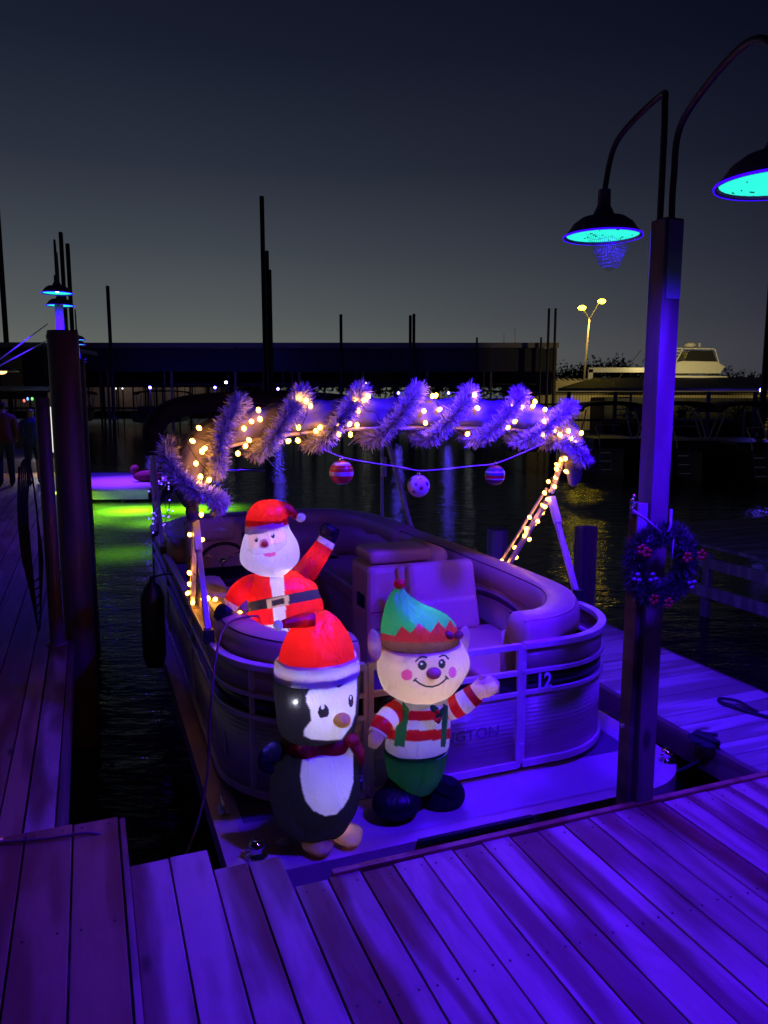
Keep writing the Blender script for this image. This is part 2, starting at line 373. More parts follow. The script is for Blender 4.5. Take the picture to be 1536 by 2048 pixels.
p=MB(); p.box((-.515,-1.95,DW-.03),(.022,4.05,.10),None,.8); p.build('side_board',deckwood,dock,bevel=.002)
p=MB()
for u in (-.35,.6,1.9,3.2,4.5): p.box((u,-2.3,DW-.14),(.05,3.3,.19),None,.3)
p.box((2.9,-.63,DW-.12),(5.9,.04,.16),None,.4)
for u in (-.45,2.0,4.6): p.box((u,-1.2,-.9),(.15,.15,1.9),None,.2)
p.build('joists',darkwood,dock)
p=MB(); p.box((3.0,-.585,DW-.012),(5.6,.03,.05),None,.45); p.build('edge_strip',oldwood,dock,bevel=.003)
walk=empty('walkway','long purple plank walkway running back along the round piles at left','dock')
p=MB(); planks(p,-6.6,-.90,.12,44,DW,.175,gap=.008,rs=12); p.build('deck_planks',oldwood,walk)
p=MB(); planks(p,-.895,-.78,.12,44,DW+.004,.12,gap=.004,rs=13); p.build('edge_plank',deckwood,walk)
p=MB(); p.box((-.76,22,DW-.13),(.03,43.8,.2),None,.3)
for v in range(0,44,3):
    p.box((-3.6,v+.6,DW-.14),(5.6,.06,.18),None,.2)
p.box((-6.4,22,DW-.14),(.06,43.8,.2),None,.3)
p.build('fascia',darkwood,walk)
p=MB(); 
for k in range(5): p.box((-.80+.012*(k%2),.25+k*.16,-.35),(.02,.15,1.0),None,.7+.05*k)
p.build('skirt_boards',whitesteel,walk,label='pale vertical boards below the walkway edge')
# ------------------------------------------------------------ finger dock at right
fd=empty('finger_dock','pale plank floating finger dock beside the pontoon boat, between boat and post','dock')
p=MB(); planks(p,2.60,3.50,-.40,9.0,.10,.135,along='u',rs=21); p.build('deck_planks',greywood,fd,bevel=.003)
p=MB(); 
for u in (2.58,3.515): p.box((u,4.3,.02),(.035,9.4,.15),None,.5)
p.box((3.05,-.425,.02),(.98,.035,.15),None,.3); p.build('fascia',darkwood,fd)
p=MB()
for v in (.3,3,6):
    p=MB(); p.box((3.05,v,-.38),(.8,1.2,.5)); p.build('float',blackR,fd,bevel=.03)
rd=empty('side_dock','dark plank dock with double fascia boards behind the wreath at right','dock')
p=MB(); planks(p,6.45,9.5,-1,5.6,.25,.14,along='u',rs=31); p.build('deck_planks',greywood,rd)
p=MB(); p.box((6.42,2.3,.04),(.05,6.6,.13),None,.8); p.box((6.42,2.3,-.32),(.05,6.6,.14),None,.7)
for v in (0.2,1.5,2.8,4.1,5.4): p.box((6.47,v,-.3),(.06,.1,.9),None,.4)
p.build('fascia',palewood,rd)
# dock cleats
def cleat(u,v,w,label):
    e=empty('dock_cleat',label,'cleat',loc=(u,v,w))
    p=MB(); p.lathe((0,0,0),[(.0,0),(.05,0),(.05,.01),(.03,.02),(.026,.035),(.036,.045),(.036,.06),(.02,.075),(0,.078)],20); p.build('dome',chrome,e)
    p=MB(); p.sweep([(-.05,0,.045),(-.02,0,.05),(.02,0,.05),(.05,0,.045)],.008,8); p.build('horn',chrome,e)
cleat(.035,.02,.0,'round chrome cleat at the left bow corner of the boat deck')
cleat(2.37,.1,.0,'round chrome cleat at the right bow corner of the boat deck')
e=empty('cleat','small chrome rope cleat on the left deck trim of the boat','cleat',loc=(-.04,.46,.004))
p=MB(); p.sweep([(-.01,-.08,.035),(0,-.04,.045),(0,.04,.045),(.01,.08,.035)],.009,8); p.box((0,-.025,.022),(.014,.012,.04)); p.box((0,.025,.022),(.014,.012,.04)); p.box((0,0,.003),(.05,.1,.006)); p.build('horn',chrome,e)
def rope(name,label,pts,r,m=ropeD,cat='rope',n=60,group=None,local=True):
    p=MB(); p.sweep([Vector(q) for q in cr([tuple(q) for q in pts],n)],r,8); o=p.build(name,m,None,local=local); return tag(o,label,cat,group)
q=[onW(1560,1440,.115),onW(1500,1424,.115),onW(1465,1412,.12),onW(1440,1403,.12),onW(1442,1397,.125),onW(1475,1402,.13),onW(1500,1416,.125),onW(1515,1424,.118)]
rope('mooring_line','dark mooring line with an eye loop lying on the finger dock',q,.010)
q=[]; rr=random.Random(5)
c0=onW(1418,1478,.13)
for k in range(16): q.append((c0.x+.05*math.cos(k*2.3)*(1+.3*rr.random())-.004*k,c0.y+.07*math.sin(k*2.3)*(1+.3*rr.random()),.115+.035*rr.random()))
q.append((2.585,c0.y-.02,.07)); q.append((2.5,c0.y+.12,-.1)); q.append((2.42,c0.y+.3,-.2))
rope('mooring_knot','tangled dark mooring rope knotted at the edge of the finger dock',q,.011,n=140)
# ------------------------------------------------------------ piles
def pile(u,v,top,r,label,group=None,m=pilemat,bottom=-2.2,ribs=0):
    e=empty('round_pile',label,'pile',group,loc=(u,v,OZ*0))
    p=MB(); p.lathe((0,0,0),[(r,bottom),(r,top-.02),(r*.96,top),(0,top+.004)],36); p.build('pipe',m,e)
    p=MB(); p.lathe((0,0,0),[(r*1.03,top-.06),(r*1.05,top-.05),(r*1.05,top-.035),(r*1.03,top-.03)],36); p.build('collar',m,e)
    return e
G='round steel piles along the walkway edge'
pile(-.70,3.05,2.5,.108,'nearest and thickest round brown pile at the walkway edge',G)
pl=['second round pile behind the thickest one along the walkway','third round pile along the walkway edge','fourth round pile along the walkway edge','fifth round pile along the walkway edge','sixth round pile along the walkway edge','farthest round pile along the walkway edge']
for k,v in enumerate((5.6,8.2,10.8,13.6,17,21)): pile(-.66,v,2.43,.105,pl[k],G)
e=empty('slim_post','slim purple post at the walkway edge beside the thickest pile, ropes hung on it','post',loc=(-.85,2.76,.25))
p=MB(); p.lathe((0,0,0),[(.048,0),(.048,1.76),(.04,1.775),(0,1.78)],24); p.build('shaft',pilemat,e)
p=MB(); p.lathe((0,0,0),[(.075,0),(.075,.012),(.05,.02)],24); p.build('base_plate',pilemat,e)
for k,(dx,n_) in enumerate(((-.10,7),)):
    q=[]
    c=Vector((-.97,2.70,0))
    for i in range(n_):
        q+= [(c.x-.05+.012*i,c.y-.02*i%3*.01,1.55),(c.x-.075+.01*i,c.y,1.2),(c.x-.06+.01*i,c.y,.85-.06*i),(c.x+.0,c.y,.74-.06*i),(c.x+.06-.006*i,c.y,.85-.06*i),(c.x+.045,c.y+.01,1.2),(c.x+.02,c.y+.02,1.56)]
    rope('rope_coil','long dark coil of rope hanging beside the slim post at left',q,.0055,n=260)
# finger dock piles
def sqpile(u,v,top,label):
    e=empty('square_pile',label,'pile','square timber piles beyond the pontoon boat',loc=(u,v,-.3))
    p=MB(); p.box((0,0,top/2-.6),(.17,.17,top+1.2),None,.9); p.build('timber',palewood,e,bevel=.008)
    p=MB(); p.box((0,0,top+.006),(.16,.16,.012),None,.5); p.build('cap',postwood,e)
sqpile(3.58,4.2,.90,'square timber pile behind the lounge seat, left of the lit bimini leg')
e=empty('steel_pile','slender dark channel pile behind the right bimini strut, yellow glints beside it','pile',loc=(3.62,2.65,-.3))
p=MB(); p.box((0,.05,.27),(.17,.02,1.8)); p.box((-.075,0,.27),(.02,.1,1.8)); p.box((.075,0,.27),(.02,.1,1.8)); p.build('channel',pilemat,e)
# ------------------------------------------------------------ lamp posts
blueglow=emis('uv_lamp_diffuser',(.03,.95,.75),1.05)
rim_light=emis('painted_rim_light',(.03,.0,1),2.2)  # emission stands in for lamp light caught on the shade rim
whitehot=emis('uv_lamp_bulb',(.8,.9,1),14)
def lamp_head(e,loc,r=.175,power=0,dirt=True,spread=R(150),bulb=True):
    x,y,z=loc
    p=MB(); k=r/.175
    p.lathe(loc,[(.028*k,.20*k),(.030*k,.13*k),(.045*k,.10*k),(.05*k,.085*k),(.10*k,.075*k),(.135*k,.05*k),(.155*k,.02*k),(.175*k,.0),(.178*k,-.008*k),(.172*k,-.010*k),(.165*k,0),(.15*k,.015*k)],40)
    s=p.build('lamp_shade',shadeM,e)
    p=MB(); p.lathe(loc,[(.165*k,.001*k),(.13*k,.012*k),(.05*k,.018*k),(0,.02*k)],32); p.build('diffuser',blueglow,s)
    p=MB(); p.lathe(loc,[(.164*k,.004*k),(.172*k,-.006*k),(.179*k,-.010*k),(.180*k,-.003*k)],40); p.build('rim_light_ring',rim_light,s)
    if dirt:
        rr=random.Random(int(x*1000)); p=MB()
        for i in range(16):
            a=rr.uniform(0,2*PI); q=rr.uniform(.02,.14)*k; zz=.0*k
            p.box((x+q*math.cos(a),y+q*math.sin(a),z-.004),(rr.uniform(.002,.006),rr.uniform(.002,.018),.003),Matrix.Rotation(a,3,'Z'))
        p.build('dead_bugs',blackR,s)
    if bulb: p=MB(); p.ball((x,y,z+.018*k),(.022*k,.022*k,.014*k)); p.build('bulb',whitehot,s)
    if power: 
        l=light('uv_light','SPOT',(x,y,z-.02),power,BLUE,.07,e,spot_size=spread,spot_blend=.75)
def gooseneck(a,peak,b,n=26):
    a,peak,b=Vector(a),Vector(peak),Vector(b)
    up=[a,a.lerp(Vector((a.x,a.y,peak.z)),.62)]
    pts=[a,a.lerp(Vector((a.x,a.y,peak.z)),.35),a+(Vector((0,0,peak.z-a.z)))*.72+(peak-a)*Vector((1,1,0))*.10 if False else Vector((a.x+(peak.x-a.x)*.12,a.y+(peak.y-a.y)*.12,a.z+(peak.z-a.z)*.78)),
        peak, Vector((b.x+(peak.x-b.x)*.22,b.y+(peak.y-b.y)*.22,b.z+(peak.z-b.z)*.66)), b]
    return [Vector(p) for p in cr([tuple(p) for p in pts],n)]
base=W(1.615,-.55,.25)
e=empty('lamp_post','tall timber lamp post with two blue lamps on curved pipe arms, wreath hung on it','lamp post',None,loc=base,local=False,rz=TH)
Hp=2.46
p=MB(); p.box((.012,0,Hp/2),(.088,.088,Hp),None,.35); p.build('post',postwood,e,bevel=.004)
p=MB(); p.box((.016,-.047,Hp-.16),(.07,.006,.30)); p.build('conduit_cover',whitesteel,e)
p=MB(); p.box((-.052,.02,.56),(.024,.075,1.54)); p.build('side_board',darkwood,e,bevel=.004)
p=MB(); p.box((-.062,-.025,1.13),(.046,.010,.40)); p.build('reflector_strip',whitesteel,e)
for zz in (.35,.95,1.28):
    p=MB(); p.sweep([(-.064,.02,zz),(-.078,.02,zz)],.011,6); p.build('bolt',chrome if zz<.5 else darkpipe,e)
Ei=e.matrix_world.inverted()
l1=Ei@Vector((1.03,3.77,2.52)); l2=Ei@Vector((1.195,2.45,2.405))
p=MB()
pk1=Ei@at(1320,192,3.45); pk2=Ei@at(1482,95,2.75)
a1=Vector((-.015,.012,Hp)); a2=Vector((.022,-.012,Hp))
p.sweep(gooseneck(a1,pk1,l1+Vector((0,0,.2)),40),.013,10); p.build('arm',darkpipe,e)
p=MB(); p.sweep(gooseneck(a2,pk2,l2+Vector((0,0,.2)),40),.013,10); p.build('arm',darkpipe,e)
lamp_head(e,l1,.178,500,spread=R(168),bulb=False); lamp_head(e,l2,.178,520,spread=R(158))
# cobweb below the first lamp
wb,nt,o=newmat('cobweb_silk'); b=N(nt,'ShaderNodeBsdfDiffuse'); b.inputs[0].default_value=(.03,.03,.035,1); L(nt,b.outputs[0],o.inputs[0])
p=MB(); cc=l1
for i in range(22):
    t=i/21; x0=-.13+.26*t; p.sweep([cc+Vector((x0,-.05,-.01)),cc+Vector((x0*.4+.02,-.03,-.17+.05*abs(t-.5)))],.0006,3)
for j in range(9):
    t=(j+1)/10; p.sweep([cc+Vector(((-.13+.26*s)*(1-t)+t*((-.13+.26*s)*.4+.02),-.05+.02*t,-.01-t*(.16-.05*abs(s-.5))-.01*math.sin(9*s))) for s in [k/12 for k in range(13)]],.0006,3)
tag(p.build('cobweb',wb,e))
# far lamp posts on walkway
def far_lamp(u,v,label,power):
    e=empty('lamp_post',label,'lamp post','twin lamp posts on the walkway at left',loc=(u,v,.25))
    p=MB(); p.box((0,0,1.47),(.10,.10,2.94),None,.3); p.build('post',whitesteel,e,bevel=.004)
    p=MB(); p.sweep(gooseneck((0,.01,2.94),(.0,.33,3.62),(0,.62,3.20)),.013,8); p.build('arm',darkpipe,e)
    p=MB(); p.sweep(gooseneck((0,-.01,2.94),(-.0,-.30,3.66),(0,-.42,3.22)),.013,8); p.build('arm',darkpipe,e)
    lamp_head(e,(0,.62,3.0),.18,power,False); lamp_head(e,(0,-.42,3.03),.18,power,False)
far_lamp(-.82,7.6,'nearer twin blue lamp post rising behind the thickest pile',170)
far_lamp(-.68,15.2,'second twin blue lamp post farther along the walkway piles',170)
far_lamp(-.66,23.5,'farthest twin blue lamp post low behind the walkway piles',170)
# ------------------------------------------------------------ wreath
wr=empty('wreath','tinselled evergreen wreath with red flowers hanging on the lamp post','wreath',None,loc=at(1322,1128,3.02),local=False,rz=R(19))
gr=mat('wreath_green',(.075,.10,.075),.6); gs=mat('wreath_silver',(.28,.28,.34),.35,.5); rd_=mat('wreath_red',(.42,.008,.008),.5); wt=mat('wreath_white',(.22,.20,.24),.4)
rr=random.Random(11)
def needles(mb,n,Rr,rt,ln,wd):
    for i in range(n):
        a=rr.uniform(0,2*PI); b=rr.uniform(0,2*PI); q=rt*rr.random()**.5
        c=Vector((math.cos(a)*(Rr+q*math.cos(b)),q*math.sin(b)*.6,math.sin(a)*(Rr+q*math.cos(b))))
        d=Vector((math.cos(a)*math.cos(b),math.sin(b),math.sin(a)*math.cos(b)))+Vector((rr.uniform(-.8,.8),rr.uniform(-.8,.8),rr.uniform(-.8,.8)))
        d.normalize(); s=d.cross(Vector((rr.random(),rr.random(),rr.random()))).normalized()*wd
        l=ln*rr.uniform(.5,1.3)
        mb.add([c-s,c+s,c+d*l],[(0,1,2)],False)
p=MB(); needles(p,9000,.125,.040,.034,.0019); p.build('branches',gr,wr)
o_=None
p=MB(); needles(p,420,.125,.04,.03,.003); o_=p.build('silver_tips',gs,wr); o_['kind']='stuff'
p=MB(); p.sweep([(.125*math.cos(a),.0,.125*math.sin(a)) for a in [2*PI*k/30 for k in range(30)]],.022,8,closed=True); p.build('ring',gr,wr)
for (ax,az) in ((-.105,.062),(-.13,.075),(.16,.035),(.09,.03),(-.06,-.13),(.01,-.15)):
    p=MB()
    for k in range(5):
        a=k*2*PI/5+ax*9; p.ball((ax+.015*math.cos(a),-.045,az+.015*math.sin(a)),(.010,.004,.008),5,8)
    p.build('flower',rd_,wr)
for (ax,az) in ((-.15,-.035),(-.075,-.04),(.115,-.08)):
    p=MB()
    for k in range(3):
        a=k*2.1+ax*5; p.ball((ax+.014*math.cos(a),-.05,az+.014*math.sin(a)),(.012,.004,.008),5,8)
    p.build('silver_leaf',wt,wr)
p=MB(); p.sweep([(-.155,-.01,.225),(-.1,-.02,.19),(-.035,-.03,.135)],.006,6); p.sweep([(.035,.0,.22),(.02,-.02,.16),(.0,-.03,.135)],.006,6); p.sweep([(.005,-.06,.11),(0,-.06,.0)],.002,5); p.build('ribbon',whitesteel,wr)
p=MB()
for k in range(4): p.ball((-.165+.008*(k%2),-.02,.235+.016*k),.008,6,8)
p.build('bell_cluster',chrome,wr)
# ------------------------------------------------------------ pontoon boat
boat=empty('pontoon_boat','beige pontoon boat numbered 12 with taupe bolster seats, folded canopies and an open bow gate','boat')
BL=5.35
def fence(side=0):
    """outline of the fence, from the left stern forward round the bow to the right stern"""
    return None
def arc(cx,cy,r,a0,a1,n=10): return [(cx+r*math.cos(R(a0+(a1-a0)*i/n)),cy+r*math.sin(R(a0+(a1-a0)*i/n))) for i in range(n+1)]
left=[(0,v) for v in (4.9,4.2,3.4,2.6,1.8,1.2)]+arc(.56,.84,.56,180,270,14)+[(.64,.28)]
right=[(1.535,.28),(1.66,.28)]+arc(1.76,.82,.54,-90,0,14)+[(2.30,v) for v in (1.3,1.9,2.6,3.4,4.2,4.9)]
stern=[(0,4.9)]+arc(.25,4.95,.25,180,90,6)+[(.8,5.2),(1.5,5.2)]+arc(2.05,4.95,.25,90,0,6)
sq=[(-1,-1),(1,-1),(1,1),(-1,1)]
def rail(mb,pts,w,a=.014,b=.016): mb.sweep([(x,y,w) for x,y in pts],[(a,b)]*len(pts),prof=sq,up=(0,0,1),smooth=False)
def sheet(mb,pts,w0,w1,off=0):
    n=len(pts); vs=[(x,y,w0) for x,y in pts]+[(x,y,w1) for x,y in pts]
    mb.add(vs,[(i,i+1,n+i+1,n+i) for i in range(n-1)],True)
for pts,nm in ((left,'left'),(right,'right'),(stern,'stern')):
    f=MB()
    for w,a,b in ((.055,.016,.020),(.455,.016,.013),(.57,.016,.013),(.715,.024,.017)): rail(f,pts,w,a,b)
    step=1
    posts=[pts[0],pts[-1]]+[pts[i] for i in ((2,4,12) if nm=='left' else (7,) if nm=='stern' else (18,20,22))]
    for x,y in posts: f.box((x,y,.385),(.026,.026,.66))
    fo=f.build('fence_rail',alu,boat,bevel=.004)
    s=MB(); sheet(s,pts,.07,.445); s.build('fence_panel',ribM,fo,solid=.006)
    s=MB(); sheet(s,pts,.465,.56); s.build('dark_band',bandM,fo,solid=.006)
    s=MB(); sheet(s,pts,.58,.70); s.build('upper_panel',ribU,fo,solid=.006)
# bow gate (open upper bay)
gp=[(.665,.275),(1.505,.275)]
g=MB()
for w,b in ((.055,.02),(.455,.013),(.57,.014),(.715,.016)): rail(g,gp,w,.014,b)
for x,y in gp: g.box((x,y,.385),(.03,.028,.69))
gate=g.build('bow_gate',alu,boat,bevel=.003)
s=MB(); sheet(s,gp,.07,.445); s.build('gate_panel',ribM,gate,solid=.006)
s=MB(); sheet(s,gp,.465,.56); s.build('dark_band',bandM,gate,solid=.006)
for w in (.15,.6):
    g=MB(); g.box((1.522,.262,w),(.02,.014,.05)); g.build('hinge',alu,gate)
def text(s,name,px,size,col,w0=None,local=True,parent=None,loc=None,rot=None,bold=0,ext=.0008,m=None,sx=1.0):
    cu=bpy.data.curves.new(name,'FONT'); cu.body=s; cu.size=size; cu.extrude=ext; cu.offset=bold; cu.align_x='LEFT'
    t=bpy.data.objects.new(name,cu); C.objects.link(t)
    dg=bpy.context.evaluated_depsgraph_get(); dg.update()
    me=bpy.data.meshes.new_from_object(t.evaluated_get(dg)); bpy.data.objects.remove(t)
    me.materials.clear(); me.materials.append(m)
    o=bpy.data.objects.new(name,me); C.objects.link(o); o.parent=parent
    o.location=loc; o.rotation_euler=rot or (PI/2,0,0); o.scale=(sx,1,1); return o
decal=mat('white_decal',(.78,.76,.78),.5); decalD=mat('chrome_lettering',(.50,.46,.50),.25,.5)
text('12','number_decal',0,.118,None,parent=boat,loc=(1.60,.2595,.472),bold=.003,m=decal,sx=.85)
text('BENNINGTON','name_lettering',0,.085,None,parent=gate,loc=(.80,.2645,.245),m=decalD,sx=1.05)
text('22 S','model_lettering',0,.05,None,parent=boat,loc=(.60,.262,.13),m=decal,bold=.0008)
s=MB(); s.add([(1.09,.2665,.355),(1.14,.2665,.362),(1.19,.2665,.366),(1.17,.2665,.385),(1.235,.2665,.362),(1.185,.2665,.338),(1.19,.2665,.350),(1.14,.2665,.346)],[(0,1,7),(1,2,6,7),(2,3,4),(2,4,6),(4,5,6)],False); s.build('swoosh_decal',decal,gate)
s=MB(); n=16
dv=[]
for i in range(n):
    a=2*PI*i/n; dv.append((-.021,1.02+.03*math.sin(a)*0+.06*math.cos(a)+.02*math.sin(a),.26+.10*math.sin(a)))
s.add([(-.004,q[1]-.28,q[2]) for q in dv],[tuple(range(n))],False); 
so=s.build('oval_decal',decal,boat); so.location=(0.02,.0,0)
# decks
outl=[(-.10,5.3),(-.10,.35)]+[(-.10,.0)]+arc(.0,-.02,.10,180,270,5)+[(2.0,-.12)]+arc(2.06,.28,.40,-90,0,10)+[(2.46,5.3)]
d=MB(); n=len(outl); top=[(x,y,0.0) for x,y in outl]; bot=[(x,y,-.11) for x,y in outl]
d.add(top+bot,[tuple(range(n))[::-1] if False else tuple(range(n))]+[(i,n+i,n+(i+1)%n,(i+1)%n) for i in range(n)],False)
d.build('deck_edge',trimM,boat)
d=MB(); d.box((1.18,.14,.003),(2.20,.44,.006)); 
inn=[(-.0,.9),(-.0,-.0)]+arc(.04,-.0,.04,180,270,3)+[(2.0,-.045)]+arc(2.05,.28,.325,-90,0,10)+[(2.375,.9)]
d=MB(); d.add([(x,y,.004) for x,y in inn],[tuple(range(len(inn)))],False); d.build('bow_floor',bowfloor,boat)
d=MB(); d.add([(.03,.30,.008),(2.27,.30,.008),(2.27,5.1,.008),(.03,5.1,.008)],[(0,1,2,3)],False); d.build('floor_carpet',carpet,boat)
d=MB(); d.sweep([(.75,-.135,.0),(1.35,-.135,.0)],[(.012,.01)]*2,prof=sq,up=(0,0,1),smooth=False); d.build('bow_bumper',blackR,boat)
for u in (.32,2.02):
    d=MB(); path=[(u,-.02,-.36),(u,.1,-.38),(u,.35,-.42),(u,.8,-.43),(u,5.3,-.43)]
    d.sweep(path,[.03,.14,.24,.30,.30],28); d.build('pontoon',hullM,boat)
d=MB(); 
for v in (.6,1.4,2.2,3.0,3.8,4.6): d.box((1.18,v,-.15),(2.5,.05,.08))
d.build('cross_beam',hullM,boat)
# --- seating.  bolster profile
bol=[(math.copysign(abs(math.cos(a))**.75,math.cos(a)),math.copysign(abs(math.sin(a))**.75,math.sin(a))) for a in [2*PI*k/20 for k in range(20)]]
def bolster(name,pts,w,a,b,mat_=vinyl,parent=None,n=60):
    P=cr([(x,y,w) for x,y in pts],n)
    rad=[]
    for i in range(len(P)):
        t=min(i,len(P)-1-i)/3; k=min(1,.55+.45*t) if t<1 else 1
        rad.append((a*k,b*k))
    m=MB(); m.sweep(P,rad,prof=bol,up=(0,0,1)); o_=m.build(name,mat_,parent or boat)
    for sd in (-1,1):
        q_=[]
        for i in range(2,len(P)-2):
            t_=(Vector(P[i+1])-Vector(P[i-1])).normalized(); nn_=Vector((-t_.y,t_.x,0)); q_.append(Vector(P[i])+nn_*sd*a*.72+Vector((0,0,b*.80)))
        m=MB(); m.sweep(q_,.0045,6); m.build('piping',vinylD if sd<0 else vinyl,o_)
    return o_
def cushion(c,d,mat_=vinyl,name='seat',bev=.035,rot=None,parent=None):
    m=MB(); m.box(c,d,rot); o=m.build(name,mat_,parent or boat,bevel=0)
    md=o.modifiers.new('b','BEVEL'); md.width=bev; md.segments=5
    for p_ in o.data.polygons: p_.use_smooth=True
    return o
# left bow couch
lb=bolster('backrest_bolster',[(.13,2.05),(.125,1.6),(.12,1.1),(.17,.72),(.36,.46),(.54,.41),(.63,.41)],.75,.105,.10)
m=MB(); sheet(m,[(.20,1.95),(.20,1.2),(.25,.78),(.42,.56),(.62,.53)],.40,.72); m.build('backrest_panel',vinyl,boat,solid=.02)
cushion((.36,1.30,.385),(.50,1.40,.13)); cushion((.45,.72,.385),(.38,.42,.13))
m=MB(); m.box((.36,1.25,.17),(.46,1.45,.30)); m.build('seat_base',consM,boat,bevel=.01)
# right bow chaise
bolster('backrest_bolster',[(2.10,3.3),(2.13,2.6),(2.14,1.9),(2.14,1.3),(2.10,.85),(1.93,.55),(1.74,.42),(1.54,.41)],.75,.115,.105,n=80)
m=MB(); sheet(m,[(2.04,3.2),(2.04,2.4),(2.04,1.6),(2.03,.95),(1.88,.64),(1.70,.53),(1.53,.52)],.40,.73); m.build('backrest_panel',vinyl,boat,solid=.02)
def insert(c,ru,rw,u,mat_,name,dark=0):
    m=MB(); n=24; v0,w0=c
    m.add([(u,v0+ru*math.cos(2*PI*i/n)*(1 if math.cos(2*PI*i/n)<0 else .8),w0+rw*math.sin(2*PI*i/n)-.0*i) for i in range(n)],[tuple(range(n))],False); return m.build(name,mat_,boat)
insert((1.55,.52),.42,.085,2.024,vinylL,'side_insert')
m=MB(); n=20; q=[(2.018,.95+1.15*i/n,.53+.115*math.sin(PI*(.12+.86*i/n))) for i in range(n+1)]
m.sweep(q,[(.006,.006+.016*math.sin(PI*i/n)) for i in range(n+1)],6,up=(0,0,1)); m.build('side_stripe',vinylD,boat)
insert((3.75,.60),.34,.075,1.99,vinylL,'side_insert')
cushion((1.74,1.03,.385),(.56,.98,.13),name='seat'); m=MB(); m.box((1.76,1.03,.17),(.52,.96,.30)); m.build('seat_base',consM,boat,bevel=.01)
# chaise back rest leaning on the console
rot=Matrix.Rotation(R(-14),3,'X')
cb=cushion((1.66,1.60,.75),(.50,.16,.30),name='chaise_backrest',bev=.05,rot=Matrix.Rotation(R(-16),3,'X'))
cushion((1.67,1.52,.545),(.46,.16,.24),name='chaise_backrest',bev=.045,rot=Matrix.Rotation(R(-16),3,'X'))
cushion((1.42,1.66,.66),(.09,.13,.42),name='chaise_side_pad',bev=.04,rot=Matrix.Rotation(R(-14),3,'X'))
# console with lid
m=MB(); m.box((1.60,2.23,.40),(.62,.44,.80)); co=m.build('console',consM,boat,bevel=.05)
m=MB()
for w in (.20,.33,.46): m.box((1.60,2.008,w),(.60,.006,.004))
m.build('panel_gap',bandM,co)
cushion((1.555,2.20,.862),(.50,.36,.10),name='console_lid',bev=.04); 
m=MB(); m.sweep([(1.84,2.03,.83),(1.84,2.46,.83)],.085,20); m.build('console_bolster',vinyl,boat)
m=MB(); m.box((1.283,2.18,.52),(.012,.14,.10)); m.build('cup_recess',bandM,co)
# aft lounge, right side and stern
bolster('stern_bolster',[(2.10,3.15),(2.08,3.8),(1.98,4.3),(1.75,4.6),(1.45,4.68),(1.15,4.68)],.76,.13,.11)
m=MB(); sheet(m,[(2.0,2.5),(2.0,3.3),(1.97,3.9),(1.88,4.2),(1.65,4.45),(1.4,4.5),(1.1,4.5)],.42,.74); m.build('backrest_panel',vinyl,boat,solid=.02)
cushion((1.72,3.35,.38),(.56,1.7,.14)); cushion((1.35,4.25,.38),(.8,.5,.14))
m=MB(); m.box((1.74,3.3,.16),(.5,1.75,.30)); m.box((1.35,4.25,.16),(.75,.45,.3)); m.build('seat_base',consM,boat,bevel=.01)
bolster('stern_bolster',[(.12,3.2),(.12,3.9),(.2,4.4),(.45,4.66),(.75,4.68),(.95,4.68)],.76,.12,.11)
# helm, chair and wheel
m=MB(); m.box((.32,2.12,.36),(.52,.34,.70)); hc=m.build('helm_console',consM,boat,bevel=.04)
m=MB(); m.box((.33,2.24,.76),(.44,.16,.10),Matrix.Rotation(R(25),3,'X')); m.build('dash',bandM,hc,bevel=.02)
wc=Vector((.30,2.40,.85)); rw=Matrix.Rotation(R(-62),3,'X')
m=MB(); m.sweep([wc+rw@Vector((.16*math.cos(a),.16*math.sin(a),0)) for a in [2*PI*k/36 for k in range(36)]],.013,10,closed=True); sw=m.build('steering_wheel',blackR,boat)
m=MB()
for k in range(3):
    a=R(90+120*k); m.sweep([wc,wc+rw@Vector((.155*math.cos(a),.155*math.sin(a),0))],.008,8)
m.ball(wc,(.03,.03,.02),8,12); m.build('spokes',chrome,sw)
cushion((.33,3.0,.80),(.44,.15,.50),name='captain_backrest',bev=.06); cushion((.33,2.92,1.0),(.32,.09,.19),name='headrest',bev=.045)
cushion((.33,2.72,.50),(.46,.44,.14),name='captain_seat',bev=.05)
m=MB(); m.lathe((.33,2.75,.0),[(.16,.01),(.16,.03),(.04,.05),(.04,.44)],20); m.build('seat_pedestal',alu,boat)
s=MB(); s.add([(.27,2.868,1.0),(.36,2.868,1.012),(.34,2.868,1.028),(.42,2.868,1.0),(.36,2.868,.985),(.365,2.868,1.0)],[(0,1,5),(1,2,3),(1,3,5),(3,4,5)],False); s.build('headrest_mark',decal,boat)
# ski arch at the stern
m=MB(); m.sweep(cr([(.02,4.6,.7),(.03,4.6,1.0),(.14,4.6,1.22),(.38,4.6,1.30),(.8,4.6,1.31),(1.1,4.6,1.30)],30),.018,10); m.ball((.40,4.58,1.345),.03,8,10); m.build('tow_arch',chrome,boat)
# --- canopies
def bimini(v,wtop,dv_mount,canvas,tops,name,lit=True):
    pass
VA=1.10
pix=[(384,1012),(372,960),(388,912),(425,872),(480,855),(560,840),(650,831),(760,826),(880,826),(990,829),(1070,836),(1118,852),(1140,885),(1138,915)]
archc=[onV(x,y,VA) for x,y in pix]
archP=[Vector(q) for q in cr([tuple(a) for a in archc],90)]
def cw(p,t,k): return None
m=MB(); n=len(archP); rad=[]
for i in range(n):
    t=i/(n-1); e_=min(1,.45+t*6,.55+(1-t)*7); wr_=1+.09*math.sin(i*1.9)+.06*math.sin(i*4.3+1)
    big=.74+.34*max(0,min(1,(t-.1)*3))
    rad.append((.085*e_*wr_,.078*e_*wr_*big*1.1))
prof=[]
for k in range(28):
    a=2*PI*k/28; q=1+.06*math.sin(5*a)+.04*math.sin(9*a); prof.append((q*math.cos(a),q*math.sin(a)))
